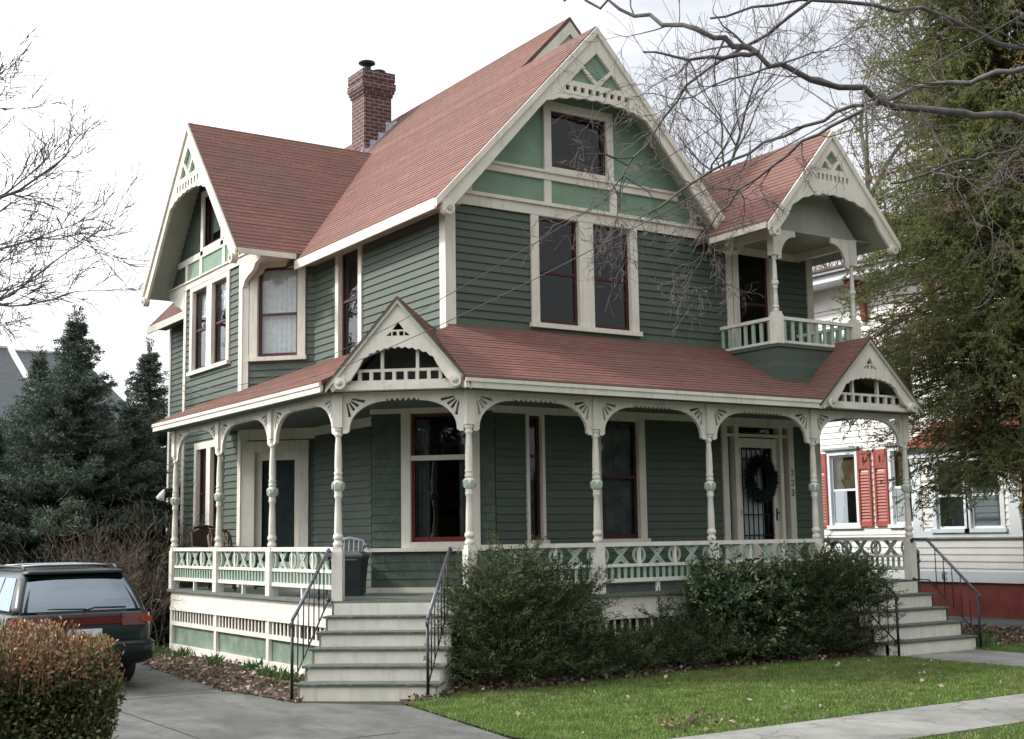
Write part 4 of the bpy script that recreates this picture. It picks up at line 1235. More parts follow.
# ================================================================== WORLD, SUN, CAMERA
w = bpy.data.worlds.new("World"); sc.world = w; w.use_nodes = True
nt = w.node_tree
for n in list(nt.nodes): nt.nodes.remove(n)
wo = nt.nodes.new('ShaderNodeOutputWorld'); bg = nt.nodes.new('ShaderNodeBackground'); nt.links.new(bg.outputs[0], wo.inputs[0])
SUN_EL, SUN_AZ = 36.0, 308.0      # azimuth clockwise from +Y: the sun stands over the driveway side, slightly behind the street front
sky = nt.nodes.new('ShaderNodeTexSky'); sky.sky_type = 'NISHITA'; sky.sun_disc = False
sky.sun_elevation = R(SUN_EL); sky.sun_rotation = R(SUN_AZ); sky.dust_density = 2.0
tc = nt.nodes.new('ShaderNodeTexCoord')
cl = nt.nodes.new('ShaderNodeTexNoise'); cl.inputs['Scale'].default_value = 2.3; cl.inputs['Detail'].default_value = 6; cl.inputs['Roughness'].default_value = .55
mp = nt.nodes.new('ShaderNodeMapping'); mp.inputs['Scale'].default_value = (1, 1, 2.2)
nt.links.new(tc.outputs['Generated'], mp.inputs[0]); nt.links.new(mp.outputs[0], cl.inputs['Vector'])
cf = ramp(nt, cl.outputs['Fac'], [(.32, (.62, .62, .62)), (.48, (1, 1, 1))])
# the thin cloud glows towards the sun
dpn = nt.nodes.new('ShaderNodeVectorMath'); dpn.operation = 'DOT_PRODUCT'; nt.links.new(tc.outputs['Generated'], dpn.inputs[0])
_az, _el = R(SUN_AZ), R(SUN_EL)
dpn.inputs[1].default_value = (math.sin(_az) * math.cos(_el), math.cos(_az) * math.cos(_el), math.sin(_el))
glow = math_n(nt, 'POWER', math_n(nt, 'MAXIMUM', dpn.outputs['Value'], 0.0), 2.5)
glow = math_n(nt, 'ADD', math_n(nt, 'MULTIPLY', glow, 2.0), math_n(nt, 'ADD', math_n(nt, 'MULTIPLY', dpn.outputs['Value'], .36), 1.0))
cc_ = nt.nodes.new('ShaderNodeVectorMath'); cc_.operation = 'SCALE'; cc_.inputs[0].default_value = (10.0, 10.1, 10.4)
nt.links.new(glow, cc_.inputs['Scale'])
mx = mix(nt, cf, sky.outputs[0], cc_.outputs[0])
nt.links.new(mx, bg.inputs[0]); bg.inputs[1].default_value = .10
sd_ = bpy.data.lights.new('sun', 'SUN'); sd_.energy = 3.4; sd_.angle = R(6.0); sd_.color = (1, .95, .87)
so = bpy.data.objects.new('sun', sd_); col.objects.link(so)
az, el = R(SUN_AZ), R(SUN_EL)
tosun = Vector((math.sin(az) * math.cos(el), math.cos(az) * math.cos(el), math.sin(el)))
so.rotation_euler = tosun.to_track_quat('Z', 'Y').to_euler()

cam_d = bpy.data.cameras.new('camera'); cam = bpy.data.objects.new('camera', cam_d); col.objects.link(cam); sc.camera = cam
yaw, pitch, roll, FPX = R(33.4), R(7.38), R(-.87), 1290.0
fw = Vector((math.cos(pitch) * math.sin(yaw), math.cos(pitch) * math.cos(yaw), math.sin(pitch)))
r0 = Vector((math.cos(yaw), -math.sin(yaw), 0)); u0 = r0.cross(fw)
rt = r0 * math.cos(roll) + u0 * math.sin(roll); up = -r0 * math.sin(roll) + u0 * math.cos(roll)
CAM = Vector((-8.3702, -13.6973, 1.757))
cam.matrix_world = Matrix(((rt.x, up.x, -fw.x, CAM.x), (rt.y, up.y, -fw.y, CAM.y), (rt.z, up.z, -fw.z, CAM.z), (0, 0, 0, 1)))
cam_d.sensor_width = 36; cam_d.lens = FPX / 1024 * 36; cam_d.clip_end = 2000; cam_d.clip_start = .1
sc.view_settings.view_transform = 'Standard'; sc.view_settings.look = 'None'; sc.view_settings.exposure = .2; sc.view_settings.gamma = 1
sc.cycles.max_bounces = 8; sc.cycles.transparent_max_bounces = 12

# ================================================================== NEIGHBOUR HOUSE (right)
M['nwhite'] = paint('white_clapboard_paint', (.78, .775, .74), .55, .04, 2, .18, (.45, .43, .38))
M['ntrim'] = paint('white_trim_paint', (.72, .77, .80), .5, .04, 3, .15, (.45, .45, .42))
M['shutter'] = paint('red_shutter_paint', (.34, .085, .062), .5, .1, 5, .2, (.25, .08, .06))
M['found'] = paint('red_foundation_paint', (.22, .055, .040), .7, .25, 3, .35, (.10, .04, .03))
M['nroof'] = plain('grey_metal_roof', (.30, .33, .34), .5, .2, 3)
M['shade'] = plain('amber_window_shade', (.34, .22, .10), .9, .35, 3)
nb = thing('clapboard_house', 'white clapboard house with red shutters and red foundation standing beyond the conifer', 'house', (18, 6, 0))
NW = frame((14.5, 0), (0, 1), (-1, 0)); NBY = frame((13.9, 0), (0, 1), (-1, 0))
def np_(name, fn, parent=nb, label=None): return part(name, fn, parent, label)
NWIN = [(6.74, 7.50, 1.90, 3.52), (4.98, 5.70, 1.90, 3.52)]
NUP = [(4.98, 5.75, 4.6, 6.1), (6.74, 7.5, 4.6, 6.1)]
np_('wall', lambda m: lapwall(m, NW, [(-6, .72), (14, .72), (14, 7.3), (-6, 7.3)], NWIN + NUP, M['nwhite'], .14, .018))
np_('wall', lambda m: lapwall(m, frame((14.5, -6), (1, 0), (0, -1)), [(0, 0), (9, 0), (9, 7.3), (0, 7.3)], [], M['nwhite'], .14))
np_('wall', lambda m: lapwall(m, frame((23.5, 0), (0, 1), (1, 0)), [(-6, 0), (14, 0), (14, 7.3), (-6, 7.3)], [], M['nwhite'], .14))
np_('foundation', lambda m: m.box(NW, -6, 14, -.1, .70, -.3, .02, M['found']))
NB1 = (2.50, 3.22, 1.78, 3.15); NB2 = (3.36, 4.06, 1.78, 3.15)
def nbay(m):
    lapwall(m, NBY, [(1.2, .82), (4.65, .82), (4.65, 3.45), (1.2, 3.45)], [NB1, NB2], M['nwhite'], .14, .018)
    lapwall(m, frame((13.9, 4.65), (1, 0), (0, 1)), [(0, .82), (.6, .82), (.6, 3.45), (0, 3.45)], [], M['nwhite'], .14, .018)
    lapwall(m, frame((13.9, 1.2), (1, 0), (0, -1)), [(0, .82), (.6, .82), (.6, 3.45), (0, 3.45)], [], M['nwhite'], .14, .018)
np_('bay_wall', nbay)
np_('bay_foundation', lambda m: m.box(NBY, 1.25, 4.6, -.1, .72, -.6, -.01, M['found']))
np_('bay_trim', lambda m: (m.box(NBY, 1.17, 4.68, .70, .92, -.58, .035, M['ntrim']), m.box(NBY, 1.17, 4.68, 1.60, 1.74, -.58, .03, M['ntrim']), m.box(NBY, 1.15, 4.70, 1.58, 1.61, -.58, .06, M['nroof']), m.box(NBY, 4.42, 4.672, 1.74, 3.4, -.1, .03, M['ntrim']), m.box(NBY, 1.18, 1.4, 1.74, 3.4, -.1, .03, M['ntrim']), m.box(NBY, 2.05, 2.32, 1.74, 3.4, -.01, .03, M['ntrim']), m.box(NBY, 1.15, 4.7, 3.28, 3.46, -.58, .05, M['ntrim'])))
np_('bay_roof', lambda m: (m.slab([(13.75, 1.0, 3.5), (13.75, 4.85, 3.5), (14.5, 4.5, 4.05), (14.5, 1.35, 4.05)], .06, M['found'], M['ntrim']), m.add([(13.75, 4.85, 3.5), (14.5, 4.85, 3.5), (14.5, 4.5, 4.05)], [(0, 1, 2)], M['found'])))
np_('water_table', lambda m: m.box(NW, 4.6, 14, .70, .88, 0, .04, M['ntrim']))
def nwindow(fr, w, shutters=True, meet=None, shade=False, cap=True):
    a, b, z0, z1 = w; m = MB(); N = M['ntrim']
    m.box(fr, a - .09, a, z0, z1, -.08, .03, N); m.box(fr, b, b + .09, z0, z1, -.08, .03, N); m.box(fr, a - .09, b + .09, z1, z1 + .12, -.08, .033, N)
    m.box(fr, a - .13, b + .13, z0 - .08, z0, -.08, .07, N)
    if cap: m.box(fr, a - .16, b + .16, z1 + .12, z1 + .17, 0, .10, M['nroof'])
    o = obj('window', m, nb); s = MB(); t = .05; mt = (z0 + z1) / 2 if meet is None else meet
    s.box(fr, a, a + t, z0, z1, -.06, -.025, N); s.box(fr, b - t, b, z0, z1, -.06, -.025, N); s.box(fr, a + t, b - t, z0, z0 + t, -.06, -.025, N); s.box(fr, a + t, b - t, z1 - t, z1, -.06, -.025, N); s.box(fr, a + t, b - t, mt - .025, mt + .025, -.06, -.02, N)
    obj('sash', s, o); g = MB(); g.add([fr(a, z0, -.045), fr(b, z0, -.045), fr(b, z1, -.045), fr(a, z1, -.045)], [(0, 1, 2, 3)], M['glass']); obj('glass', g, o)
    if shade: c = MB(); c.add([fr(a, mt, -.10), fr(b, mt, -.10), fr(b, z1, -.10), fr(a, z1, -.10)], [(0, 1, 2, 3)], M['shade']); obj('window_shade', c, o)
    d = MB(); d.box(fr, a - .3, b + .3, z0 - .3, z1 + .3, -.9, -.85, M['interior']); obj('room_back', d, o)
    if shutters:
        for x0, x1 in ((a - .09 - .38, a - .095), (b + .095, b + .09 + .38)):
            h = MB(); S = M['shutter']; zt, zb = z1 + .06, z0 - .04
            h.box(fr, x0, x0 + .05, zb, zt, .022, .06, S); h.box(fr, x1 - .05, x1, zb, zt, .022, .06, S)
            zs = zt - .42
            h.box(fr, x0 + .05, x1 - .05, zs, zt, .024, .052, S); h.box(fr, x0 + .05, x1 - .05, zb, zb + .12, .024, .055, S)
            for k in range(int((zs - zb - .12) / .07)):
                z = zb + .12 + k * .07
                P = [fr(x0 + .05, z, .05), fr(x1 - .05, z, .05), fr(x1 - .05, z + .072, .018), fr(x0 + .05, z + .072, .018)]; h.add(P, [(0, 1, 2, 3)], S)
            q = obj('shutter', h, o); e = MB(); xc = (x0 + x1) / 2
            e.plate(fr, [(xc - .018, zs + .13), (xc + .018, zs + .13), (xc + .03, zs + .25), (xc, zs + .30), (xc - .03, zs + .25)], [], .052, .055, M['dark']); obj('shutter_cutout', e, q) if 0 else obj('shutter_cutout', e, o)
nwindow(NW, NWIN[0], True, None, True); nwindow(NW, NWIN[1], True, None, True)
for x in NUP: nwindow(NW, x, False)
nwindow(NBY, NB1, False, 2.46, cap=False); nwindow(NBY, NB2, False, 2.46, cap=False)
np_('eave', lambda m: (m.box(NW, -6.5, 14.5, 7.45, 7.62, -.5, .75, M['ntrim']), m.box(NW, -6.3, 14.3, 6.95, 7.45, 0, .05, M['nwhite']), m.box(NW, -6.6, 14.6, 7.62, 7.72, -.5, .86, M['nroof'])))
np_('roof', lambda m: (m.slab([(13.6, -6.6, 7.74), (13.6, 14.6, 7.74), (19, 11, 9.0), (19, -3, 9.0)], .05, M['nroof'], M['ntrim']), m.slab([(24.4, -6.6, 7.74), (24.4, 14.6, 7.74), (19, 11, 9.0), (19, -3, 9.0)], .05, M['nroof'], M['ntrim']), m.slab([(13.6, 14.6, 7.74), (24.4, 14.6, 7.74), (19, 11, 9.0)], .05, M['nroof'], M['ntrim'])))
for y in (6.2, 4.3, 8.2): np_('eave_bracket', lambda m: m.plate(frame((14.5, y), (-1, 0), (0, -1)), [(0, 7.45), (.62, 7.45), (.60, 7.30), (.38, 7.22), (.28, 7.05), (.14, 6.85), (.10, 6.55), (0, 6.5)], [], -.07, .07, M['found']))
np_('chimney', lambda m: (m.box(frame((16.2, 7.0), (1, 0), (0, -1)), 0, .7, 7.6, 9.35, -.5, 0, M['nbrick']), m.box(frame((16.2, 7.0), (1, 0), (0, -1)), -.05, .75, 9.35, 9.5, -.55, .05, M['nbrick']))) if M.setdefault('nbrick', brickmat('orange_brick', (.34, .16, .11), (.27, .12, .085), (.4, .35, .3))) else None

# ================================================================== GREY HOUSE (far left)
M['slate'] = shingle('grey_roof_shingle', (1, 0), 1.4, (.115, .12, .125))
M['bluegrey'] = paint('blue_grey_siding', (.16, .18, .22), .7, .1)
gh = thing('grey_house', 'far blue grey house with a steep grey shingled roof behind the spruces', 'house', (1, 36, 0))
GF = frame((0, 33), (1, 0), (0, -1))
np_('wall', lambda m: (m.box(GF, -5, 2.6, 0, 6.3, -6, 0, M['bluegrey']), m.box(GF, 2.6, 6.0, 0, 6.6, -9, -3, M['bluegrey'])), gh)
np_('roof', lambda m: (m.slab([(-5.3, 32.6, 5.95), (2.9, 32.6, 5.95), (2.1, 36, 8.95), (-5.3, 36, 8.95)], .12, M['slate'], M['trim']), m.slab([(-5.3, 39.4, 5.95), (2.9, 39.4, 5.95), (2.1, 36, 8.95), (-5.3, 36, 8.95)], .12, M['slate'], M['trim'])), gh)
np_('roof', lambda m: (m.slab([(2.2, 35.4, 6.2), (7.2, 35.4, 6.2), (5.4, 39, 9.3), (2.2, 39, 9.3)], .12, M['slate'], M['trim']), m.slab([(7.2, 35.4, 6.2), (7.2, 42, 6.2), (5.4, 39, 9.3)], .12, M['slate'], M['trim'])), gh)
np_('ridge_cap', lambda m: (m.tube([(-5.3, 36, 8.98), (2.1, 36, 8.98)], .07, M['trim']), m.tube([(2.2, 39, 9.33), (5.4, 39, 9.33)], .07, M['trim']), m.tube([(2.92, 32.6, 5.97), (2.12, 36, 8.97)], .12, M['trim'])), gh)
np_('window', lambda m: m.box(GF, -1.2, -.2, 3.2, 4.8, 0, .05, M['dark']), gh)

# unseen foliage rows added to shade the street front and darken the pane reflections
r = np.random.default_rng(90); n = 26000
C = np.c_[r.uniform(-60, 70, n), r.normal(-42, 2.0, n), np.abs(r.normal(0, 1, n)) * 5.5]; C[:, 2] = r.uniform(0, 1, n) * (9 + 3 * np.sin(C[:, 0] * .35) + 2 * np.sin(C[:, 0] * .83))
C[: n // 2, 1] = r.uniform(-42, 30, n // 2); C[: n // 2, 0] = r.normal(-46, 2.0, n // 2); C[:, 2] *= .62
v, q = cards(C, r.normal(size=(n, 3)), r.uniform(1.1, 2.2, n), r.uniform(.8, 1.4, n), r)
M['far1'] = leafmat('unseen_row_foliage', (.05, .06, .03), .8, .1, .4)
tag(npmesh('unseen_shade_foliage', v, q, [M['far1'], M['hed2']] if 'hed2' in M else [M['far1']], np.zeros(n, int)), 'unseen dark foliage added to shade the street front and its panes', None, kind='stuff')
# ================================================================== CAR
M['carpaint'] = plain('dark_green_car_paint', (.005, .014, .014), .3, .1, 2, 0, .35)
M['carblack'] = plain('black_trim_plastic', (.012, .013, .014), .45, .15, 8)
M['carglass'] = glassmat('tinted_car_glass', (.12, .14, .16), 2.7, (.74, .87, 1))
M['tail'] = plain('red_tail_lens', (.085, .009, .008), .2, .2, 8, 0, .6)
M['amber'] = plain('amber_lens', (.26, .045, .012), .2, .1, 8, 0, .6)
M['plate'] = plain('pale_licence_plate', (.55, .56, .6), .5, .2, 12)
M['tyre'] = plain('tyre_rubber', (.018, .018, .018), .8)
M['rim'] = plain('grey_wheel_rim', (.35, .36, .37), .35, .2, 8, .7)
M['chrome'] = plain('bright_rack_metal', (.45, .47, .5), .3, .1, 8, .8)
CX, CY = -4.05, 2.2
car = thing('station_wagon', 'dark green station wagon with roof rack parked in the driveway behind the hedge', 'car', (CX, CY, 0))
def cp(x, y, z): return Vector((CX + x, CY + y, z))
def rrect(y0, y1, w, r, n=5):
    out = []
    for cx, cy, a0 in ((w - r, y0 + r, -90), (w - r, y1 - r, 0), (-(w - r), y1 - r, 90), (-(w - r), y0 + r, 180)):
        for k in range(n + 1):
            a = R(a0 + 90 * k / n); out.append((cx + r * math.cos(a), cy + r * math.sin(a)))
    return out
def zloft(m, rings, mat, cap=True):
    vs = []; n = None
    for z, pts in rings:
        n = len(pts); vs += [cp(x, y, z) for x, y in pts]
    fs = [(i * n + k, i * n + (k + 1) % n, (i + 1) * n + (k + 1) % n, (i + 1) * n + k) for i in range(len(rings) - 1) for k in range(n)]
    if cap: fs += [tuple(range(n - 1, -1, -1)), tuple(range((len(rings) - 1) * n, len(rings) * n))]
    m.add(vs, fs, mat, True)
def cpart(name, fn, parent=None, label=None): return part(name, fn, parent or car, label)
body = cpart('body', lambda m: (
    zloft(m, [(.26, rrect(.16, 4.45, .70, .15)), (.34, rrect(.05, 4.56, .78, .2)), (.50, rrect(.0, 4.6, .825, .2)), (.66, rrect(-.01, 4.6, .84, .2)), (.78, rrect(.0, 4.56, .838, .18)), (.88, rrect(.03, 4.5, .825, .16)), (.925, rrect(.07, 4.42, .79, .14))], M['carpaint']),
    zloft(m, [(.90, rrect(.085, 3.35, .795, .12)), (1.02, rrect(.155, 3.15, .765, .12)), (1.18, rrect(.29, 2.9, .715, .13)), (1.34, rrect(.44, 2.6, .655, .14)), (1.40, rrect(.52, 2.45, .615, .16)), (1.435, rrect(.64, 2.3, .54, .18)), (1.45, rrect(.85, 2.1, .42, .2))], M['carpaint'])))
def yz(z):   # rear glass line
    zs = (.90, 1.02, 1.18, 1.34, 1.40); ys = (.085, .155, .29, .44, .52); return float(np.interp(z, zs, ys))
def xz(z):
    zs = (.90, 1.02, 1.18, 1.34, 1.40); xs = (.795, .765, .715, .655, .615); return float(np.interp(z, zs, xs))
def rearglass(m, g, mat, off):
    zz = [.955 - g, 1.02, 1.10, 1.18, 1.26, 1.335 + g * .6]; vs = []; n = 10
    for z in zz:
        hw = xz(z) - .085 + g
        for i in range(n + 1):
            t = -1 + 2 * i / n; vs.append(cp(hw * t, yz(z) - off + .02 * (abs(t) ** 3), z))
    m.add(vs, [(r * (n + 1) + i, r * (n + 1) + i + 1, (r + 1) * (n + 1) + i + 1, (r + 1) * (n + 1) + i) for r in range(len(zz) - 1) for i in range(n)], mat, True)
cpart('window_surround', lambda m: rearglass(m, .03, M['carblack'], .008))
cpart('rear_window', lambda m: rearglass(m, 0, M['carglass'], .016))
def sidewin(m, s):
    for y0, y1, ty0, ty1 in ((.36, 1.15, .62, 1.15), (1.22, 1.95, 1.22, 1.95), (2.02, 2.95, 2.02, 2.55)):
        z0, z1 = .965, 1.345
        m.add([cp(s * (xz(z0) + .012), y0, z0), cp(s * (xz(z0) + .012), y1, z0), cp(s * (xz(z1) + .012), ty1, z1), cp(s * (xz(z1) + .012), ty0, z1)], [(0, 1, 2, 3)], M['carglass'])
cpart('side_windows', lambda m: sidewin(m, -1)); cpart('side_windows', lambda m: sidewin(m, 1))
cpart('spoiler', lambda m: zloft(m, [(1.385, rrect(.40, .66, .60, .05)), (1.42, rrect(.41, .70, .59, .06)), (1.432, rrect(.46, .70, .57, .06))], M['carpaint']))
cpart('rear_bumper', lambda m: zloft(m, [(.30, rrect(.02, .5, .79, .18)), (.36, rrect(-.09, .5, .855, .2)), (.52, rrect(-.11, .5, .865, .2)), (.575, rrect(-.09, .5, .855, .2)), (.585, rrect(-.02, .5, .82, .2))], M['carpaint']))
cpart('bumper_strip', lambda m: zloft(m, [(.535, rrect(-.118, .5, .872, .2)), (.555, rrect(-.118, .5, .872, .2))], M['carblack']))
def lamp(s):
    def f(m):
        vs = []; n = 8
        for z in (.765, .90):
            for i in range(n + 1):
                t = i / n; x = .44 + .40 * t; y = -.03 + (.20 * max(0, (x - .70) / .14) ** 2 if x > .70 else 0) + (.03 if z > .8 else 0)
                vs.append(cp(s * min(x, .846), y, z))
        m.add(vs, [(i, i + 1, n + 2 + i, n + 1 + i) for i in range(n)], M['tail'], True)
        vs2 = [v + Vector((0, .06, 0)) for v in vs]
        m.add(vs[n + 1:] + vs2[n + 1:], [(i, i + 1, n + 2 + i, n + 1 + i) for i in range(n)], M['tail'])
    return f
for s in (-1, 1):
    t = cpart('tail_light', lamp(s))
    part('indicator', lambda m: (m.box(lambda a, z, d: cp(a, d, z), s * .66, s * .80, .80, .865, -.038, .0, M['amber'])), t)
cpart('light_strip', lambda m: m.box(lambda a, z, d: cp(a, d, z), -.44, .44, .79, .885, -.022, .06, M['tail']))
cpart('licence_plate', lambda m: (m.box(lambda a, z, d: cp(a, d, z), -.20, .20, .625, .74, -.028, .01, M['plate'])))
cpart('wiper', lambda m: (m.tube([cp(0, .07, .95), cp(.12, .05, .985), cp(.5, .06, .98)], .012, M['carblack'], 5), m.tube([cp(.02, .05, .97), cp(-.42, .07, .985)], .010, M['carblack'], 5)))
def rack(m):
    for x in (-.56, .56):
        m.tube([cp(x, .62, 1.42), cp(x, .75, 1.475), cp(x, 2.15, 1.475), cp(x, 2.3, 1.43)], .018, M['carblack'], 6)
    for y in (.85, 1.75): m.tube([cp(-.56, y, 1.48), cp(-.3, y, 1.492), cp(.3, y, 1.492), cp(.56, y, 1.48)], .016, M['chrome'], 6)
cpart('roof_rack', rack)
for x in (-.72, .72):
    for y in (.88, 3.55):
        def ty(m):
            prof = [(-.09, .19), (-.1, .27), (-.075, .305), (.075, .305), (.1, .27), (.09, .19)]; seg = 24; vs = []
            for dx, r in prof:
                for k in range(seg): a = 2 * math.pi * k / seg; vs.append(cp(x + dx, y + r * math.cos(a), .305 + r * math.sin(a)))
            m.add(vs, [(i * seg + k, i * seg + (k + 1) % seg, (i + 1) * seg + (k + 1) % seg, (i + 1) * seg + k) for i in range(5) for k in range(seg)], M['tyre'], True)
        wl = cpart('wheel', ty)
        def rm(m):
            sx = math.copysign(1, x); vs = [cp(x + sx * .07, y, .305)]; seg = 20
            for k in range(seg): a = 2 * math.pi * k / seg; vs.append(cp(x + sx * .085, y + .195 * math.cos(a), .305 + .195 * math.sin(a)))
            m.add(vs, [(0, 1 + k, 1 + (k + 1) % seg) for k in range(seg)], M['rim'])
        part('rim', rm, wl)
        def arch(m):
            sx = math.copysign(1, x); seg = 18; r = .345; vs = [cp(sx * .848, y, .30)]
            for k in range(seg + 1): a = math.pi * k / seg - .12; vs.append(cp(sx * .848, y + r * math.cos(a), .30 + r * math.sin(a)))
            m.add(vs, [(0, 1 + k, 2 + k) for k in range(seg)], M['carblack'])
        cpart('wheel_arch', arch)
cpart('exhaust', lambda m: m.tube([cp(-.5, .3, .22), cp(-.5, -.04, .22)], .03, M['lead'], 8))
cpart('side_mirror', lambda m: m.box(lambda a, z, d: cp(a, d, z), -1.0, -.80, .96, 1.08, 2.75, 2.85, M['carpaint']))

# ================================================================== THINGS ON THE PORCH
def bin_(name, label, x, y, z, w, h, mat, lidmat, rot=0):
    t = thing(name, label, 'bin', (x, y, z))
    m = MB(); c, s = math.cos(rot), math.sin(rot)
    def q(a, b, zz): return Vector((x + a * c - b * s, y + a * s + b * c, z + zz))
    rings = [(0, .80), (.08, .82), (h * .5, .92), (h * .93, 1.0), (h * .93, 1.05), (h, 1.05)]
    vs = []; 
    for zz, k in rings:
        for a, b in ((-1, -1), (0, -1.04), (1, -1), (1.04, 0), (1, 1), (0, 1.04), (-1, 1), (-1.04, 0)): vs.append(q(a * w / 2 * k, b * w / 2 * k, zz))
    m.add(vs, [(i * 8 + k, i * 8 + (k + 1) % 8, (i + 1) * 8 + (k + 1) % 8, (i + 1) * 8 + k) for i in range(len(rings) - 1) for k in range(8)] + [tuple(range(7, -1, -1))], mat)
    obj('bin_body', m, t); l = MB(); vs = []
    for zz, k in ((h, 1.1), (h + .03, 1.1), (h + .07, .8)):
        for a, b in ((-1, -1), (0, -1.04), (1, -1), (1.04, 0), (1, 1), (0, 1.04), (-1, 1), (-1.04, 0)): vs.append(q(a * w / 2 * k, b * w / 2 * k, zz))
    l.add(vs, [(i * 8 + k, i * 8 + (k + 1) % 8, (i + 1) * 8 + (k + 1) % 8, (i + 1) * 8 + k) for i in range(2) for k in range(8)] + [tuple(range(16, 24))], lidmat)
    obj('bin_lid', l, t)
    hd = MB(); hd.tube([q(-w * .4, -w * .58, h * .9), q(-w * .4, -w * .66, h * .92), q(w * .4, -w * .66, h * .92), q(w * .4, -w * .58, h * .9)], .014, lidmat); obj('handle', hd, t)
    return t
M['binblack'] = plain('dark_bin_plastic', (.022, .028, .030), .5, .2, 6)
M['binlid'] = plain('grey_bin_lid', (.09, .10, .11), .5, .2, 6)
M['bingreen'] = plain('green_bin_plastic', (.018, .065, .045), .5, .2, 6)
M['binteal'] = plain('teal_bin_lid', (.10, .26, .20), .5, .2, 6)
bin_('trash_bin', 'dark lidded trash bin standing on the porch at the top of the corner steps', -.52, 2.30, 1.0, .44, .52, M['binblack'], M['binlid'], -.7)
bin_('recycling_bin', 'green recycling bin with teal lid standing beyond the front door steps', 8.375, .20, 0, .17, 1.40, M['bingreen'], M['binteal'])
M['wicker'] = plain('dark_wicker', (.05, .035, .025), .8, .3, 20)
M['cane'] = plain('brown_cane', (.16, .11, .07), .7, .3, 20)
M['whitechair'] = plain('pale_chair_paint', (.36, .38, .42), .5, .1, 10)
def chair(label, x, y, rot, mat, back='slats', hb=.95):
    t = thing('porch_chair', label, 'chair', (x, y, 1.0), 'chairs on the porch'); c, s = math.cos(rot), math.sin(rot)
    def q(a, b, z): return Vector((x + a * c - b * s, y + a * s + b * c, 1.0 + z))
    for a in (-.24, .24):
        for b in (-.22, .22):
            m = MB(); m.tube([q(a, b, 0), q(a, b, .42)], .02, mat); obj('leg', m, t)
    m = MB(); m.box(lambda u, z, n: q(u, n, z), -.27, .27, .40, .45, -.26, .26, mat); obj('seat', m, t)
    m = MB()
    m.tube([q(-.25, .24, .42), q(-.26, .32, hb - .08), q(-.18, .345, hb), q(0, .35, hb + .03), q(.18, .345, hb), q(.26, .32, hb - .08), q(.25, .24, .42)], .022, mat)
    if back == 'solid': m.add([q(-.25, .25, .45), q(.25, .25, .45), q(.25, .32, hb - .08), q(0, .345, hb + .02), q(-.25, .32, hb - .08)], [(0, 1, 2, 3, 4)], mat)
    elif back == 'slats':
        for k in range(7): u = -.21 + k * .07; m.tube([q(u, .25, .45), q(u, .335, hb)], .012, mat, 4)
    else:
        for k in range(5):
            u = -.2 + k * .1; m.tube([q(u, .25, .45), q(u + .1 if k < 4 else u, .30, .7), q(u, .335, hb)], .012, mat, 4); m.tube([q(u + .1 if k < 4 else u, .25, .45), q(u, .30, .7), q(u + .05, .335, hb)], .012, mat, 4)
    obj('backrest', m, t)
    for a in (-.27, .27):
        m = MB(); m.tube([q(a, -.22, .40), q(a, -.22, .64), q(a, .27, .66)], .018, mat); obj('armrest', m, t)
    return t
chair('dark wicker chair with a solid back at the driveway end of the porch', -.75, 6.72, .2, M['wicker'], 'solid', .98)
chair('brown cane chair with an open crossed back facing the side door', -.80, 5.75, .5, M['cane'], 'lattice', .92)
chair('pale slat back chair behind the trash bin', -.22, 3.0, -.6, M['whitechair'], 'slats', .74)
# wreath on the front door
M['fir'] = leafmat('fir_needles', (.018, .035, .02), .7, .05)
n = 5200; a = rng.uniform(0, 2 * np.pi, n); rr = .235 + .075 * np.sqrt(rng.random(n)) * np.cos(rng.uniform(0, 6.28, n))
C = np.c_[6.45 + rr * np.cos(a), 1.60 - .02 - rng.random(n) * .08, 2.62 + 1.12 * rr * np.sin(a)]
Dn = np.c_[np.cos(a + .9), rng.normal(size=n) * .5 - .4, np.sin(a + .9)] + rng.normal(size=(n, 3)) * .5
v, q = cards(C, Dn, .085, .02, rng)
tag(npmesh('wreath', v, q, [M['fir']], np.zeros(n, int), loc=(6.45, 1.6, 2.3)), 'dark evergreen wreath hanging on the barred front door', 'wreath')
# floodlight on the last porch post
fl_ = thing('floodlight', 'small white floodlight fixed to the last porch post over the driveway', 'lamp', (-1.34, 7.22, 2.5))
M['lampwhite'] = plain('white_lamp_enamel', (.85, .85, .82), .3)
m = MB(); m.tube([(-1.33, 7.22, 2.62), (-1.42, 7.24, 2.62), (-1.47, 7.26, 2.55)], .016, M['iron']); obj('bracket', m, fl_)
m = MB(); m.tube([(-1.45, 7.25, 2.60), (-1.49, 7.23, 2.54), (-1.53, 7.20, 2.46)], [.02, .042, .07], M['lampwhite'], 12); obj('lamp_shade', m, fl_)
# back steps rail, seen past the car
hr = thing('wooden_handrail', 'weathered pale wooden handrail sloping up among the brown shrubs', 'handrail', (-1.7, 9.3, 0))
M['oldwood'] = plain('weathered_pale_wood', (.34, .31, .27), .8, .3, 8)
m = MB(); m.tube([(-2.1, 9.2, 1.05), (-.9, 9.6, 1.75)], .035, M['oldwood'], 4); obj('rail', m, hr)
for x, y, z in ((-2.02, 9.23, 1.1), (-1.2, 9.5, 1.58)):
    m = MB(); m.tube([(x, y, 0), (x, y, z)], .035, M['oldwood'], 4); obj('post', m, hr)

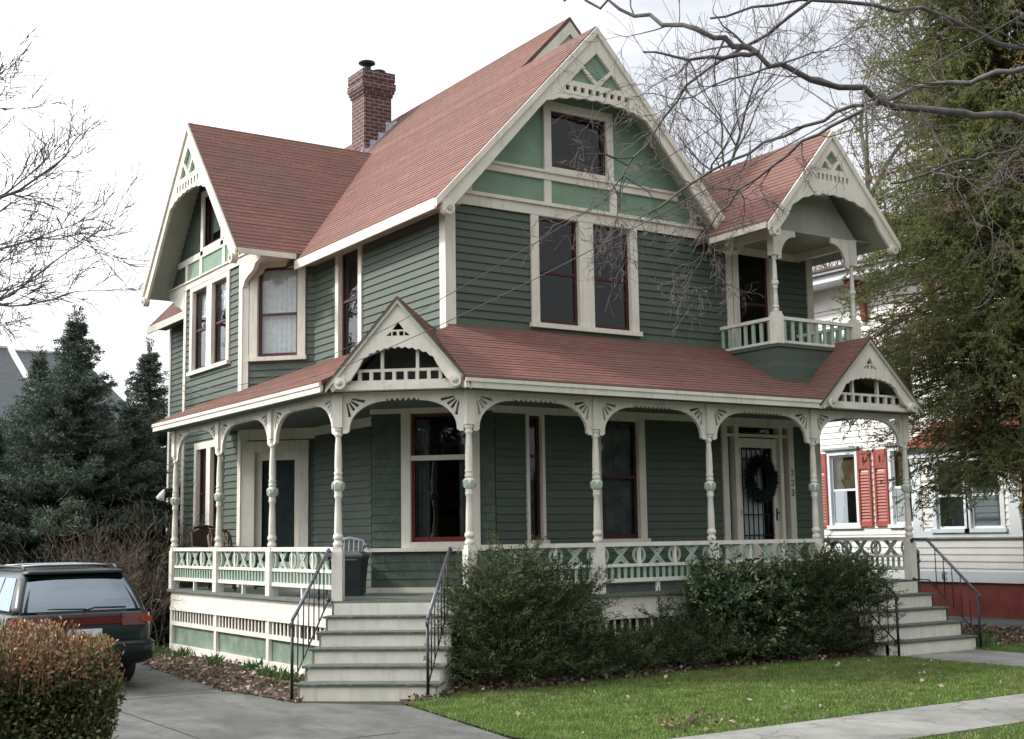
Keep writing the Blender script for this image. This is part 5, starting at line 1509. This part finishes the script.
# ================================================================== VEGETATION
def sprays(C, D, per, L, W, spread, rng, droop=0.0, len_tw=.25):
    """needle sprays: per twig (C,D) lay 'per' kites along it"""
    n = len(C); t = rng.random((n, per, 1)); Dn = unit(D)[:, None, :]
    base = C[:, None, :] + Dn * t * len_tw + rng.normal(size=(n, per, 3)) * .012
    d = Dn + rng.normal(size=(n, per, 3)) * spread + np.array([0, 0, -droop])
    base = base.reshape(-1, 3); d = d.reshape(-1, 3)
    return cards(base, d, L * rng.uniform(.6, 1.2, len(base)), W, rng)
def merge(parts_):
    V = []; Q = []; o = 0
    for v, q in parts_: V.append(v); Q.append(q + o); o += len(v)
    return np.concatenate(V), np.concatenate(Q)
M['bark'] = plain('brown_bark', (.085, .065, .05), .9, .35, 14, 0, .2, .5)
M['barkg'] = plain('grey_bark', (.11, .10, .095), .9, .35, 14, 0, .2, .5)
M['twig'] = plain('purple_brown_twig', (.14, .112, .108), .9, .3, 6)
M['yew1'] = leafmat('yew_needles', (.068, .096, .040), .6, .25, .35)
M['yew2'] = leafmat('yew_needles_dark', (.040, .060, .029), .6, .15, .3)
M['yew3'] = leafmat('yew_new_tips', (.15, .165, .065), .6, .35, .3)
def bush(name, label, cat, blobs, ntw, mats, pm, per=26, L=.055, W=.012, up=.7, tw=.22, seed=1, spread=.55, stems=True, group=None):
    """blobs: (x,y,z,rx,ry,rz). Twigs start inside the lobes and push up and out, so the outline stays ragged."""
    r = np.random.default_rng(seed); root = blobs[0]
    t = thing(name, label, cat, (root[0], root[1], 0), group)
    vol = np.array([b[3] * b[4] + b[4] * b[5] for b in blobs]); pr_ = vol / vol.sum()
    k = r.choice(len(blobs), ntw, p=pr_); B = np.array(blobs)[k]
    d = unit(r.normal(size=(ntw, 3))); d[:, 2] = np.where(d[:, 2] < -.35, -d[:, 2], d[:, 2])
    rad = r.uniform(.25, 1.0, ntw) ** .45 * (1 + .16 * r.normal(size=ntw)) * np.where(r.random(ntw) < .07, r.uniform(1.1, 1.45, ntw), 1)
    C = B[:, :3] + d * B[:, 3:] * rad[:, None]; low = C[:, 2] < .05; C[low, 2] = r.uniform(.03, .35, low.sum())
    D = d * np.array([1.2, 1.2, .4]) + np.array([0, 0, up]) * r.uniform(.3, 1.3, (ntw, 1)) + r.normal(size=(ntw, 3)) * .35
    v, q = sprays(C, D, per, L, W, spread, r, len_tw=tw)
    outer = np.repeat(rad > .93, per); mi = np.where(r.random(len(q)) < .5, 0, 1)
    tip = outer & (r.random(len(q)) < pm); mi[tip] = 2
    npmesh('foliage', v, q, mats, mi, t)
    if stems:
        lines = []
        for b in blobs:
            for j in range(7):
                o = []; e = np.array([b[0], b[1], b[2]]) + r.normal(size=3) * np.array(b[3:]) * .45; s = np.array([b[0] + r.normal() * .08, b[1] + r.normal() * .08, 0])
                mid = (s + e) / 2 + r.normal(size=3) * .08; lines.append((np.array([s, mid, e]), np.array([.009, .007, .004])))
        v, q = tubes_np(lines, 4); npmesh('stems', v, q, [M['bark']], np.zeros(len(q), int), t)
    return t
YM = [M['yew1'], M['yew2'], M['yew3']]
bush('yew_shrub', 'tall loose yew shrub beside the corner steps, tips above the porch rail', 'shrub',
     [(.22, -.42, .75, .46, .42, .50), (.05, -.5, .38, .52, .5, .40), (.0, -.75, .12, .5, .25, .16), (.75, -.78, .12, .5, .25, .16), (.85, -.45, .52, .52, .42, .38), (.42, -.4, 1.22, .22, .22, .26), (1.35, -.45, .92, .16, .2, .26), (.72, -.45, 1.08, .18, .2, .26), (-.12, -.45, .90, .20, .25, .34), (1.1, -.5, .62, .22, .3, .25)], 1650, YM, .5, 46, .05, .012, .5, .40, 11, .42)
bush('yew_shrub', 'low dark spreading yew shrub in the middle of the front bed', 'shrub',
     [(1.7, -.5, .18, .55, .45, .18), (1.6, -.72, .10, .5, .2, .12), (2.7, -.62, .10, .5, .2, .12), (2.5, -.45, .20, .6, .4, .20), (3.1, -.5, .22, .5, .4, .22), (2.2, -.45, .42, .05, .08, .2), (2.62, -.42, .52, .06, .08, .22), (1.9, -.45, .38, .05, .08, .16), (3.12, -.42, .62, .08, .1, .22), (2.9, -.45, .42, .05, .08, .18)], 760, YM, .35, 44, .05, .012, .7, .30, 12, .42)
M['rho1'] = leafmat('broad_leaf_dark', (.050, .082, .040), .35, .12, .3)
M['rho2'] = leafmat('broad_leaf_mid', (.085, .125, .058), .35, .18, .3)
M['rho3'] = leafmat('pale_leaf_tips', (.22, .26, .13), .4, .2, .3)
bush('broadleaf_shrub', 'pale tipped broadleaf shrub covering the porch rail left of the front door', 'shrub',
     [(3.75, -.5, .60, .48, .4, .50), (3.8, -.62, .12, .45, .22, .16), (4.5, -.66, .12, .45, .22, .16), (4.35, -.5, .68, .5, .4, .55), (3.6, -.45, 1.08, .22, .2, .30), (4.15, -.45, .98, .22, .2, .26), (4.7, -.5, .85, .3, .3, .42), (3.35, -.5, .8, .2, .2, .3)], 1150, [M['rho1'], M['rho2'], M['rho3']], .40, 13, .075, .034, .6, .2, 13, .8)
bush('yew_shrub', 'rounded dark yew shrub beside the front door steps', 'shrub',
     [(5.35, -.6, .70, .50, .42, .55), (5.2, -.75, .12, .5, .22, .16), (5.9, -.82, .12, .35, .2, .16), (5.75, -.7, .86, .40, .38, .40), (5.45, -.55, 1.10, .22, .22, .24), (5.92, -.82, .62, .34, .34, .38), (5.0, -.6, .40, .45, .4, .38), (6.0, -.78, .98, .20, .22, .20), (5.05, -.55, .85, .20, .22, .24)], 1300, YM, .45, 50, .05, .012, .5, .36, 14, .42)
# privet hedge, bottom left
M['hed1'] = leafmat('hedge_leaf', (.125, .150, .058), .5, .3, .35)
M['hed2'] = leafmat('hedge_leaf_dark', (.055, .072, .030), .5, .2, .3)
M['hed3'] = leafmat('hedge_leaf_pale', (.27, .28, .13), .5, .25, .3)
M['hed4'] = leafmat('hedge_twig_rust', (.33, .185, .10), .7, .15, .35)
M['hed5'] = leafmat('hedge_twig_straw', (.52, .38, .23), .7, .2, .3)
hg = thing('hedge', 'clipped hedge in the near corner, green below and rust brown twigs on top', 'hedge', (-6.6, -2.3, 0))
r = np.random.default_rng(21); x0, x1, y0, y1, zt = -9.5, -5.16, -2.95, -1.75, .88
n = 30000
side = r.random(n); C = np.c_[r.uniform(x0, x1, n), r.uniform(y0, y1, n), r.uniform(.05, zt + .08, n)]
C[:, 2] *= 1 - .16 * np.clip((C[:, 0] - (x1 - .7)) / .7, 0, 1) ** 2
f_ = side < .45; C[f_, 1] = y0 + np.abs(r.normal(0, .10, f_.sum())); e_ = (side > .45) & (side < .68); C[e_, 0] = x1 - np.abs(r.normal(0, .10, e_.sum())); 
lump = .06 * np.sin(C[:, 0] * 5 + C[:, 2] * 4) + .05 * np.sin(C[:, 2] * 9 + C[:, 0] * 2.2 + C[:, 1] * 6); C[:, 1] -= lump * f_; C[:, 0] += .5 * lump * e_
D = r.normal(size=(n, 3)) + np.array([0, -.5, .5]); v, q = cards(C, D, r.uniform(.03, .06, n), r.uniform(.018, .03, n), r)
mi = r.choice(3, n, p=[.45, .40, .15]); hi_ = C[:, 2] > zt - .20 + r.normal(0, .06, n); mi[hi_ & (r.random(n) < .6)] = 3
npmesh('foliage', v, q, [M['hed1'], M['hed2'], M['hed3'], M['hed4']], mi, hg)
lines = []; n = 2600; bx = r.uniform(x0, x1 - .05, n); by = r.uniform(y0 + .03, y1, n)
LC = []; LD = []
for i in range(n):
    h = zt + .08 + .15 * r.random() + .05 * np.sin(bx[i] * 3.1) - .20 * max(0, (bx[i] - (x1 - .7)) / .7) ** 2; d = r.normal(size=2) * .07
    p0 = np.array([bx[i], by[i], zt - .3]); p2 = np.array([bx[i] + d[0], by[i] + d[1], h])
    lines.append((np.array([p0, (p0 + p2) / 2 + np.r_[r.normal(size=2) * .02, 0], p2]), np.array([.005, .004, .0025])))
    for k in range(5): t = r.uniform(.35, 1); LC.append(p0 + (p2 - p0) * t); LD.append(np.r_[r.normal(size=2), .8 + r.random()])
v, q = tubes_np(lines, 3); npmesh('twigs', v, q, [M['hed4'], M['bark']], r.choice(2, len(q), p=[.6, .4]), hg)
v, q = cards(np.array(LC), np.array(LD), r.uniform(.025, .05, len(LC)), .018, r); npmesh('dry_leaves', v, q, [M['hed4'], M['hed5'], M['hed1']], r.choice(3, len(q), p=[.36, .50, .14]), hg)
# dense dark core of stems so that the hedge is not see-through
lines = []
for i in range(1500):
    p = np.array([r.uniform(x0 + .1, x1 - .4), r.uniform(y0 + .4, y1 - .1), 0]); o = p + np.r_[r.normal(size=2) * .06, zt - .1 * r.random()]
    lines.append((np.array([p, (p + o) / 2 + r.normal(size=3) * .05, o]), np.array([.014, .011, .006])))
v, q = tubes_np(lines, 4); npmesh('stems', v, q, [M['bark']], np.zeros(len(q), int), hg)
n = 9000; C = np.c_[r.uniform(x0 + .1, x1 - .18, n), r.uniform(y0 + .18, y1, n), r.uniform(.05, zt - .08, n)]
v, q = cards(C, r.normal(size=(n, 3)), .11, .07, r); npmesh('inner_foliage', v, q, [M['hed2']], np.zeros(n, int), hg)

# conifers
def spruce(label, x, y, h, rad, seed, mats, z0=.3, per=46, nb=24, dens=1.3, group='dark spruces beyond the driveway'):
    r = np.random.default_rng(seed); t = thing('spruce_tree', label, 'tree', (x, y, 0), group)
    v, q = tubes_np([(np.array([[x, y, 0], [x + .03, y, h * .5], [x, y, h]]), np.array([.03 * h * .6 + .04, .014 * h + .02, .006]))], 8)
    npmesh('trunk', v, q, [M['bark']], np.zeros(len(q), int), t)
    C = []; D = []; lines = []
    z = z0
    while z < h - .05:
        f = 1 - (z - z0) / (h - z0); L = max(rad * f ** .95 * (1 + .2 * r.normal()), .10); k = max(4, int(nb * (.35 + .65 * f)))
        for j in range(k):
            a = r.uniform(0, 2 * np.pi); Lb = L * r.uniform(.6, 1.15); drp = .10 + .22 * f; n = max(3, int(Lb / .11))
            s = np.linspace(.08, 1, n)[:, None]; dirv = np.array([np.cos(a), np.sin(a), 0])
            pts = np.array([x, y, z]) + dirv * s * Lb + np.array([0, 0, 1]) * (-(drp * s * Lb) + .28 * Lb * s ** 3)
            lines.append((pts, np.linspace(.022 * f + .006, .004, n)))
            side = np.array([-np.sin(a), np.cos(a), 0])
            for i in range(n):
                for sg in (-1, 1, 0):
                    wd = (1 - s[i, 0] * .75) * Lb * .38 if sg else .1
                    C.append(pts[i]); d = dirv * .8 + side * sg * 1.0 + np.array([0, 0, -.18]); C_ = d / np.linalg.norm(d); D.append(C_ * max(wd, .10))
        z += .20 * (1.05 - .35 * (1 - f)) / dens
    for k in range(16):   # leader and upright candles at the top
        a = r.uniform(0, 6.28); zz = h - .75 * r.random() ** 1.5; rr_ = .28 * (h - zz); hh = .30 if k else .45
        C.append(np.array([x + rr_ * np.cos(a), y + rr_ * np.sin(a), zz if k else h - .1])); D.append(np.array([.25 * np.cos(a), .25 * np.sin(a), 1.0]) * hh)
    C = np.array(C); D = np.array(D); tw = np.linalg.norm(D, axis=1)
    tt = r.random((len(C), per, 1)); base = C[:, None, :] + D[:, None, :] * tt + r.normal(size=(len(C), per, 3)) * .02
    d = unit(D)[:, None, :] * .8 + r.normal(size=(len(C), per, 3)) * .6 + np.array([0, 0, .1])
    base = base.reshape(-1, 3); d = d.reshape(-1, 3)
    keep = r.random(len(base)) < np.clip(np.repeat(tw, per) / .35, .35, 1)
    base, d = base[keep], d[keep]
    v, q = cards(base, d, r.uniform(.05, .10, len(base)), .017, r)
    npmesh('crown', v, q, mats, r.choice(3, len(q), p=[.5, .32, .18]), t)
    v, q = tubes_np(lines, 3); npmesh('branches', v, q, [M['bark']], np.zeros(len(q), int), t)
    return t
SM = [leafmat('spruce_needles', (.085, .120, .086), .6, .06, .3), leafmat('spruce_needles_dark', (.048, .072, .056), .6, .1, .3), leafmat('spruce_needles_light', (.12, .15, .105), .6, .15, .3)]
spruce('spruce with the tallest pointed top, straight behind the car', -2.05, 10.7, 5.95, 2.1, 31, SM)
spruce('dark spruce tucked behind the rear corner of the green house', 1.0, 15.9, 6.2, 2.9, 32, SM, per=40)
spruce('spruce at the picture edge in front of the grey house', -4.6, 12.2, 4.9, 1.7, 33, SM, per=40)
spruce('shorter bushy spruce between the tall spruce and the porch', -.75, 11.6, 4.4, 2.4, 34, SM, per=40)
spruce('low spruce in the dark gap left of the tall spruce', -3.3, 11.6, 3.9, 1.9, 35, SM, per=40)
spruce('spruce farther back filling the gap under the grey roof', -1.2, 17.0, 6.0, 2.8, 36, SM, per=34)
# brown leafless shrubs by the driveway
M['brush'] = plain('tan_bare_twig', (.21, .17, .13), .9, .35, 5)
M['brush2'] = plain('brown_bare_twig', (.085, .065, .05), .9, .3, 5)
def brush(label, x, y, h, sp, n, seed):
    r = np.random.default_rng(seed); out = []
    for i in range(n):
        a = r.uniform(0, 6.28); lean = r.uniform(.1, .8)
        grow(out, (x + r.normal() * .25 * sp, y + r.normal() * .25, 0), (np.cos(a) * lean, np.sin(a) * lean, 1), h * r.uniform(.55, 1.0), .012, 2, r, 5, .16, .05, .5, .8, 6, .0035, .4)
    v, q = tubes_np([(p, rr) for p, rr, l in out], 3); t = thing('bare_shrub', label, 'shrub', (x, y, 0), 'leafless shrubs by the driveway')
    npmesh('twigs', v, q, [M['brush'], M['brush2']], r.choice(2, len(q), p=[.55, .45]), t)
brush('tan leafless shrub behind the rear corner of the car', -1.75, 8.3, 1.7, 1.1, 48, 41)
brush('brown leafless shrub nearer the porch post', -1.95, 9.3, 1.9, 1.4, 45, 42)
brush('low tangle of leafless twigs in front of the spruce', -2.75, 9.6, 1.3, 1.3, 30, 43)

# arborvitae on the right
t = thing('arborvitae_tree', 'tall loose green conifer with rusty patches hanging over the gap to the white house', 'tree', (11.15, -.2, 0))
r = np.random.default_rng(51); TX, TY = 11.15, -.2
v, q = tubes_np([(np.array([[TX, TY, 0], [TX + .1, TY, 4], [TX - .1, TY + .1, 9], [TX, TY, 15]]), np.array([.30, .24, .15, .03]))], 10)
npmesh('trunk', v, q, [M['bark']], np.zeros(len(q), int), t)
C = []; D = []; lines = []; K = []
for i in range(1500):
    z = r.uniform(2.7, 14.5); f = (z - 2.7) / 12
    Lb = (3.35 * (1 - .52 * f) + .25 * np.sin(z * 2.3) - 1.1 * max(0, (4.8 - z) / 2)) * r.uniform(.55, 1.08); a = r.uniform(0, 6.28); n = 10
    s = np.linspace(.1, 1, n)[:, None]; dv = np.array([np.cos(a), np.sin(a), 0]); rise = r.uniform(.0, .45)
    pts = np.array([TX, TY, z]) + dv * s * Lb + np.array([0, 0, 1.]) * (rise * s * Lb - (.22 + .25 * r.random()) * Lb * s ** 2.2)
    lines.append((pts, np.linspace(.022, .004, n)))
    col_ = r.random()
    for j in range(n):
        if s[j, 0] < .30: continue
        for k in range(4):
            C.append(pts[j] + r.normal(size=3) * .07); D.append(dv * .6 + r.normal(size=3) * .55 + np.array([0, 0, -.25])); K.append(col_)
C = np.array(C); D = np.array(D); K = np.array(K)
gap = np.sin(C[:, 0] * 2.6 + C[:, 2] * 1.1) + np.sin(C[:, 2] * 2.3 - C[:, 1] * 2.0) + .8 * np.sin(C[:, 0] * 5.1 - C[:, 2] * 3.7)
keep = gap + r.normal(size=len(C)) * .6 > -.80; C, D, K = C[keep], D[keep], K[keep]
v, q = sprays(C, D, 34, .055, .018, .30, r, .25, .36)
AM = [leafmat('arborvitae_spray', (.165, .190, .062), .6, .45, .35), leafmat('arborvitae_dark', (.105, .130, .048), .6, .4, .3), leafmat('arborvitae_olive', (.23, .235, .085), .6, .5, .3), leafmat('arborvitae_rust', (.26, .13, .06), .7, .15, .3)]
K2 = np.repeat(K, 34); mi = np.where(K2 < .45, r.choice([0, 1], len(q)), r.choice([0, 1, 2], len(q), p=[.4, .35, .25])); mi[(K2 > .94) & (r.random(len(q)) < .6)] = 3
npmesh('crown', v, q, AM, mi, t); v, q = tubes_np(lines, 4); npmesh('branches', v, q, [M['bark']], np.zeros(len(q), int), t)

# bare trees
def baretree(label, segs, seed, mat, group=None, loc=None, trunk=None, seg=4, cat='tree', name='bare_tree'):
    r = np.random.default_rng(seed); out = []
    t = thing(name, label, cat, loc, group)
    if trunk:
        v, q = tubes_np([trunk], 10); npmesh('trunk', v, q, [mat], np.zeros(len(q), int), t)
    for s in segs: s(out, r)
    big = [(p, rr) for p, rr, l in out if l >= 2]; sm = [(p, rr) for p, rr, l in out if l < 2]
    if big: v, q = tubes_np(big, 6); npmesh('limbs', v, q, [mat], np.zeros(len(q), int), t, smooth=True)
    if sm: v, q = tubes_np(sm, 3); npmesh('twigs', v, q, [M['twig'], mat], r.choice(2, len(q), p=[.6, .4]), t)
    return t
def limb(path, r0, r1, kids, L, lvl, down=0.0, spread=.9, ratio=.6, wander=.2, k=4):
    """a modelled limb along 'path' with random side branches grown from it"""
    def f(out, r):
        P = np.array(path, float); n = len(P); tt = np.linspace(0, n - 1, n * 4)
        Q = np.stack([np.interp(tt, np.arange(n), P[:, i]) for i in range(3)], 1) + r.normal(size=(len(tt), 3)) * (.010 + .012 * (r0 > .02))
        rad = np.linspace(r0, r1, len(tt)); out.append((Q, rad, 3))
        for j in range(kids):
            i = int(r.uniform(.12, 1) * (len(tt) - 1)); d = Q[min(i + 1, len(tt) - 1)] - Q[max(i - 1, 0)]; d /= np.linalg.norm(d)
            dd = d * .8 + r.normal(size=3) * spread + np.array([0, 0, -down])
            grow(out, Q[i], dd, L * r.uniform(.5, 1.2), max(rad[i] * .45, .006), lvl, r, k, wander, -down * .05, ratio, .9, 6, .0017, .35)
    return f
# street tree: trunk on the verge outside the picture, limbs reaching over the lawn
SX, SY = 1.6, -8.05
baretree('grey street tree whose bare limbs reach in across the upper right sky', [
    limb([(SX, SY, 3.4), (.6, -8.5, 4.3), (-.13, -8.69, 4.54), (-.57, -8.41, 4.60), (-1.0, -8.25, 4.60), (-1.46, -8.07, 4.64), (-2.26, -7.93, 4.76), (-2.57, -7.75, 4.93)], .038, .016, 9, .7, 3, .1),
    limb([(-2.50, -7.78, 4.90), (-2.76, -7.52, 5.07), (-2.97, -6.95, 5.39), (-3.2, -6.6, 5.6)], .022, .007, 5, .6, 2, .1),
    limb([(-2.50, -7.78, 4.90), (-2.75, -7.6, 4.86), (-3.1, -7.3, 4.95)], .018, .006, 4, .5, 2, .15),
    limb([(SX, SY, 3.9), (.5, -8.3, 4.75), (-.15, -8.75, 4.99), (-.59, -8.45, 4.93), (-.8, -8.07, 4.94), (-1.11, -7.61, 4.87), (-1.44, -7.14, 4.76), (-1.7, -6.5, 4.55), (-1.9, -5.9, 4.3)], .027, .008, 13, .65, 3, .28),
    limb([(-1.11, -7.61, 4.87), (-1.5, -7.2, 4.6), (-1.8, -6.7, 4.2), (-2.0, -6.5, 3.9)], .015, .004, 10, .5, 3, .35),
    limb([(SX, SY, 3.2), (.4, -8.3, 3.9), (-.56, -8.38, 4.38), (-1.4, -8.45, 4.15), (-2.11, -8.49, 3.88)], .018, .006, 6, .5, 3, .3),
    limb([(SX, SY, 4.4), (.6, -8.0, 5.3), (-.4, -7.6, 5.7), (-1.3, -7.2, 5.75), (-2.0, -6.8, 5.6)], .026, .008, 6, .7, 3, .25),
    limb([(-1.3, -7.2, 5.75), (-1.9, -6.4, 5.2), (-2.1, -6.0, 4.7), (-2.2, -5.7, 4.4)], .014, .004, 10, .5, 3, .4),
    ], 61, M['barkg'], loc=(SX, SY, 0), trunk=(np.array([[SX, SY, -.1], [SX + .03, SY, 1.5], [SX, SY, 3.4], [SX - .1, SY + .1, 5.5], [SX, SY, 9]]), np.array([.26, .2, .17, .12, .03])), name='street_tree')
# tree beyond the driveway on the left
LX, LY = -3.9, 16.4
def gl(z, d, L, r, lvl=3): return lambda out, rr: grow(out, (LX, LY, z), d, L, r, lvl, rr, 6, .13, .02, .56, .75, 7, .008, .4)
baretree('bare tree at the left edge whose fine twigs spread over the white sky', [
    gl(6.5, (1.0, -.62, .42), 3.10, .05), gl(7.6, (1.0, -.7, .40), 3.18, .055), gl(8.6, (.9, -.5, .62), 3.10, .05), gl(6.9, (1, -.5, .15), 2.58, .04), gl(9.6, (.8, -.3, .7), 2.75, .045), gl(8.0, (1.0, -.75, .18), 2.92, .045),
    gl(6.4, (-1, .2, .7), 3.01, .06), gl(7.8, (-.6, .9, .9), 3.01, .06), gl(8.6, (0, 1, 1), 3, .05)], 62, M['barkg'], loc=(LX, LY, 0), trunk=(np.array([[LX, LY, 0], [LX, LY, 4], [LX + .2, LY, 8], [LX + .3, LY, 13]]), np.array([.28, .22, .15, .03])))
# bare trees standing behind the houses on the right
def back(label, x, y, h, seed):
    def f(out, r):
        for j in range(7):
            z = h * r.uniform(.30, .88); a = r.uniform(0, 6.28)
            grow(out, (x, y, z), (np.cos(a) * .8, np.sin(a) * .8, 1.0), h * .34 * r.uniform(.7, 1.1), .10, 3, r, 5, .15, .06, .6, .72, 6, .009, .35)
    baretree(label, [f], seed, M['barkg'], 'bare trees behind the houses', (x, y, 0), (np.array([[x, y, 0], [x + .2, y, h * .4], [x, y + .2, h * .75], [x, y, h]]), np.array([.30, .22, .12, .02])))
back('bare tree rising behind the balcony gable', 26.5, 22.0, 17, 71)
back('bare tree seen between the balcony gable and the conifer', 31.0, 20.0, 19, 72)
back('bare tree behind the valley between the two roofs', 27.5, 26.5, 17, 73)
back('bare tree partly behind the conifer', 34.0, 18.0, 20, 74)

# ================================================================== WIRES
M['wire'] = plain('black_cable', (.03, .03, .032), .6)
def wire(label, a, b, sag, r_=.011):
    P = []
    for i in range(61):
        t = i / 60; p = Vector(a).lerp(Vector(b), t); p.z -= sag * 4 * t * (1 - t); P.append(p)
    m = MB(); m.tube(P, [r_ * (1 - .68 * i / 60) for i in range(61)], M['wire'], 5); return tag(obj('service_cable', m, None, P[0]), label, 'cable', 'service cables to the house')
wire('upper black cable running from the side bay up across the street gable', (-.33, 9.72, 4.66), (-4.54, -11.49, 3.95), .60, .006)
wire('lower black cable crossing the double window of the street gable', (-.33, 9.72, 4.56), (-5.4, -11.9, 3.15), .46, .006)
wire('thin cable to the white house passing in front of the conifer', (14.3, 7.4, 6.4), (3.5, -9.5, 5.9), .5, .006)
for o in list(bpy.data.objects):
    if o.type == 'EMPTY': pass
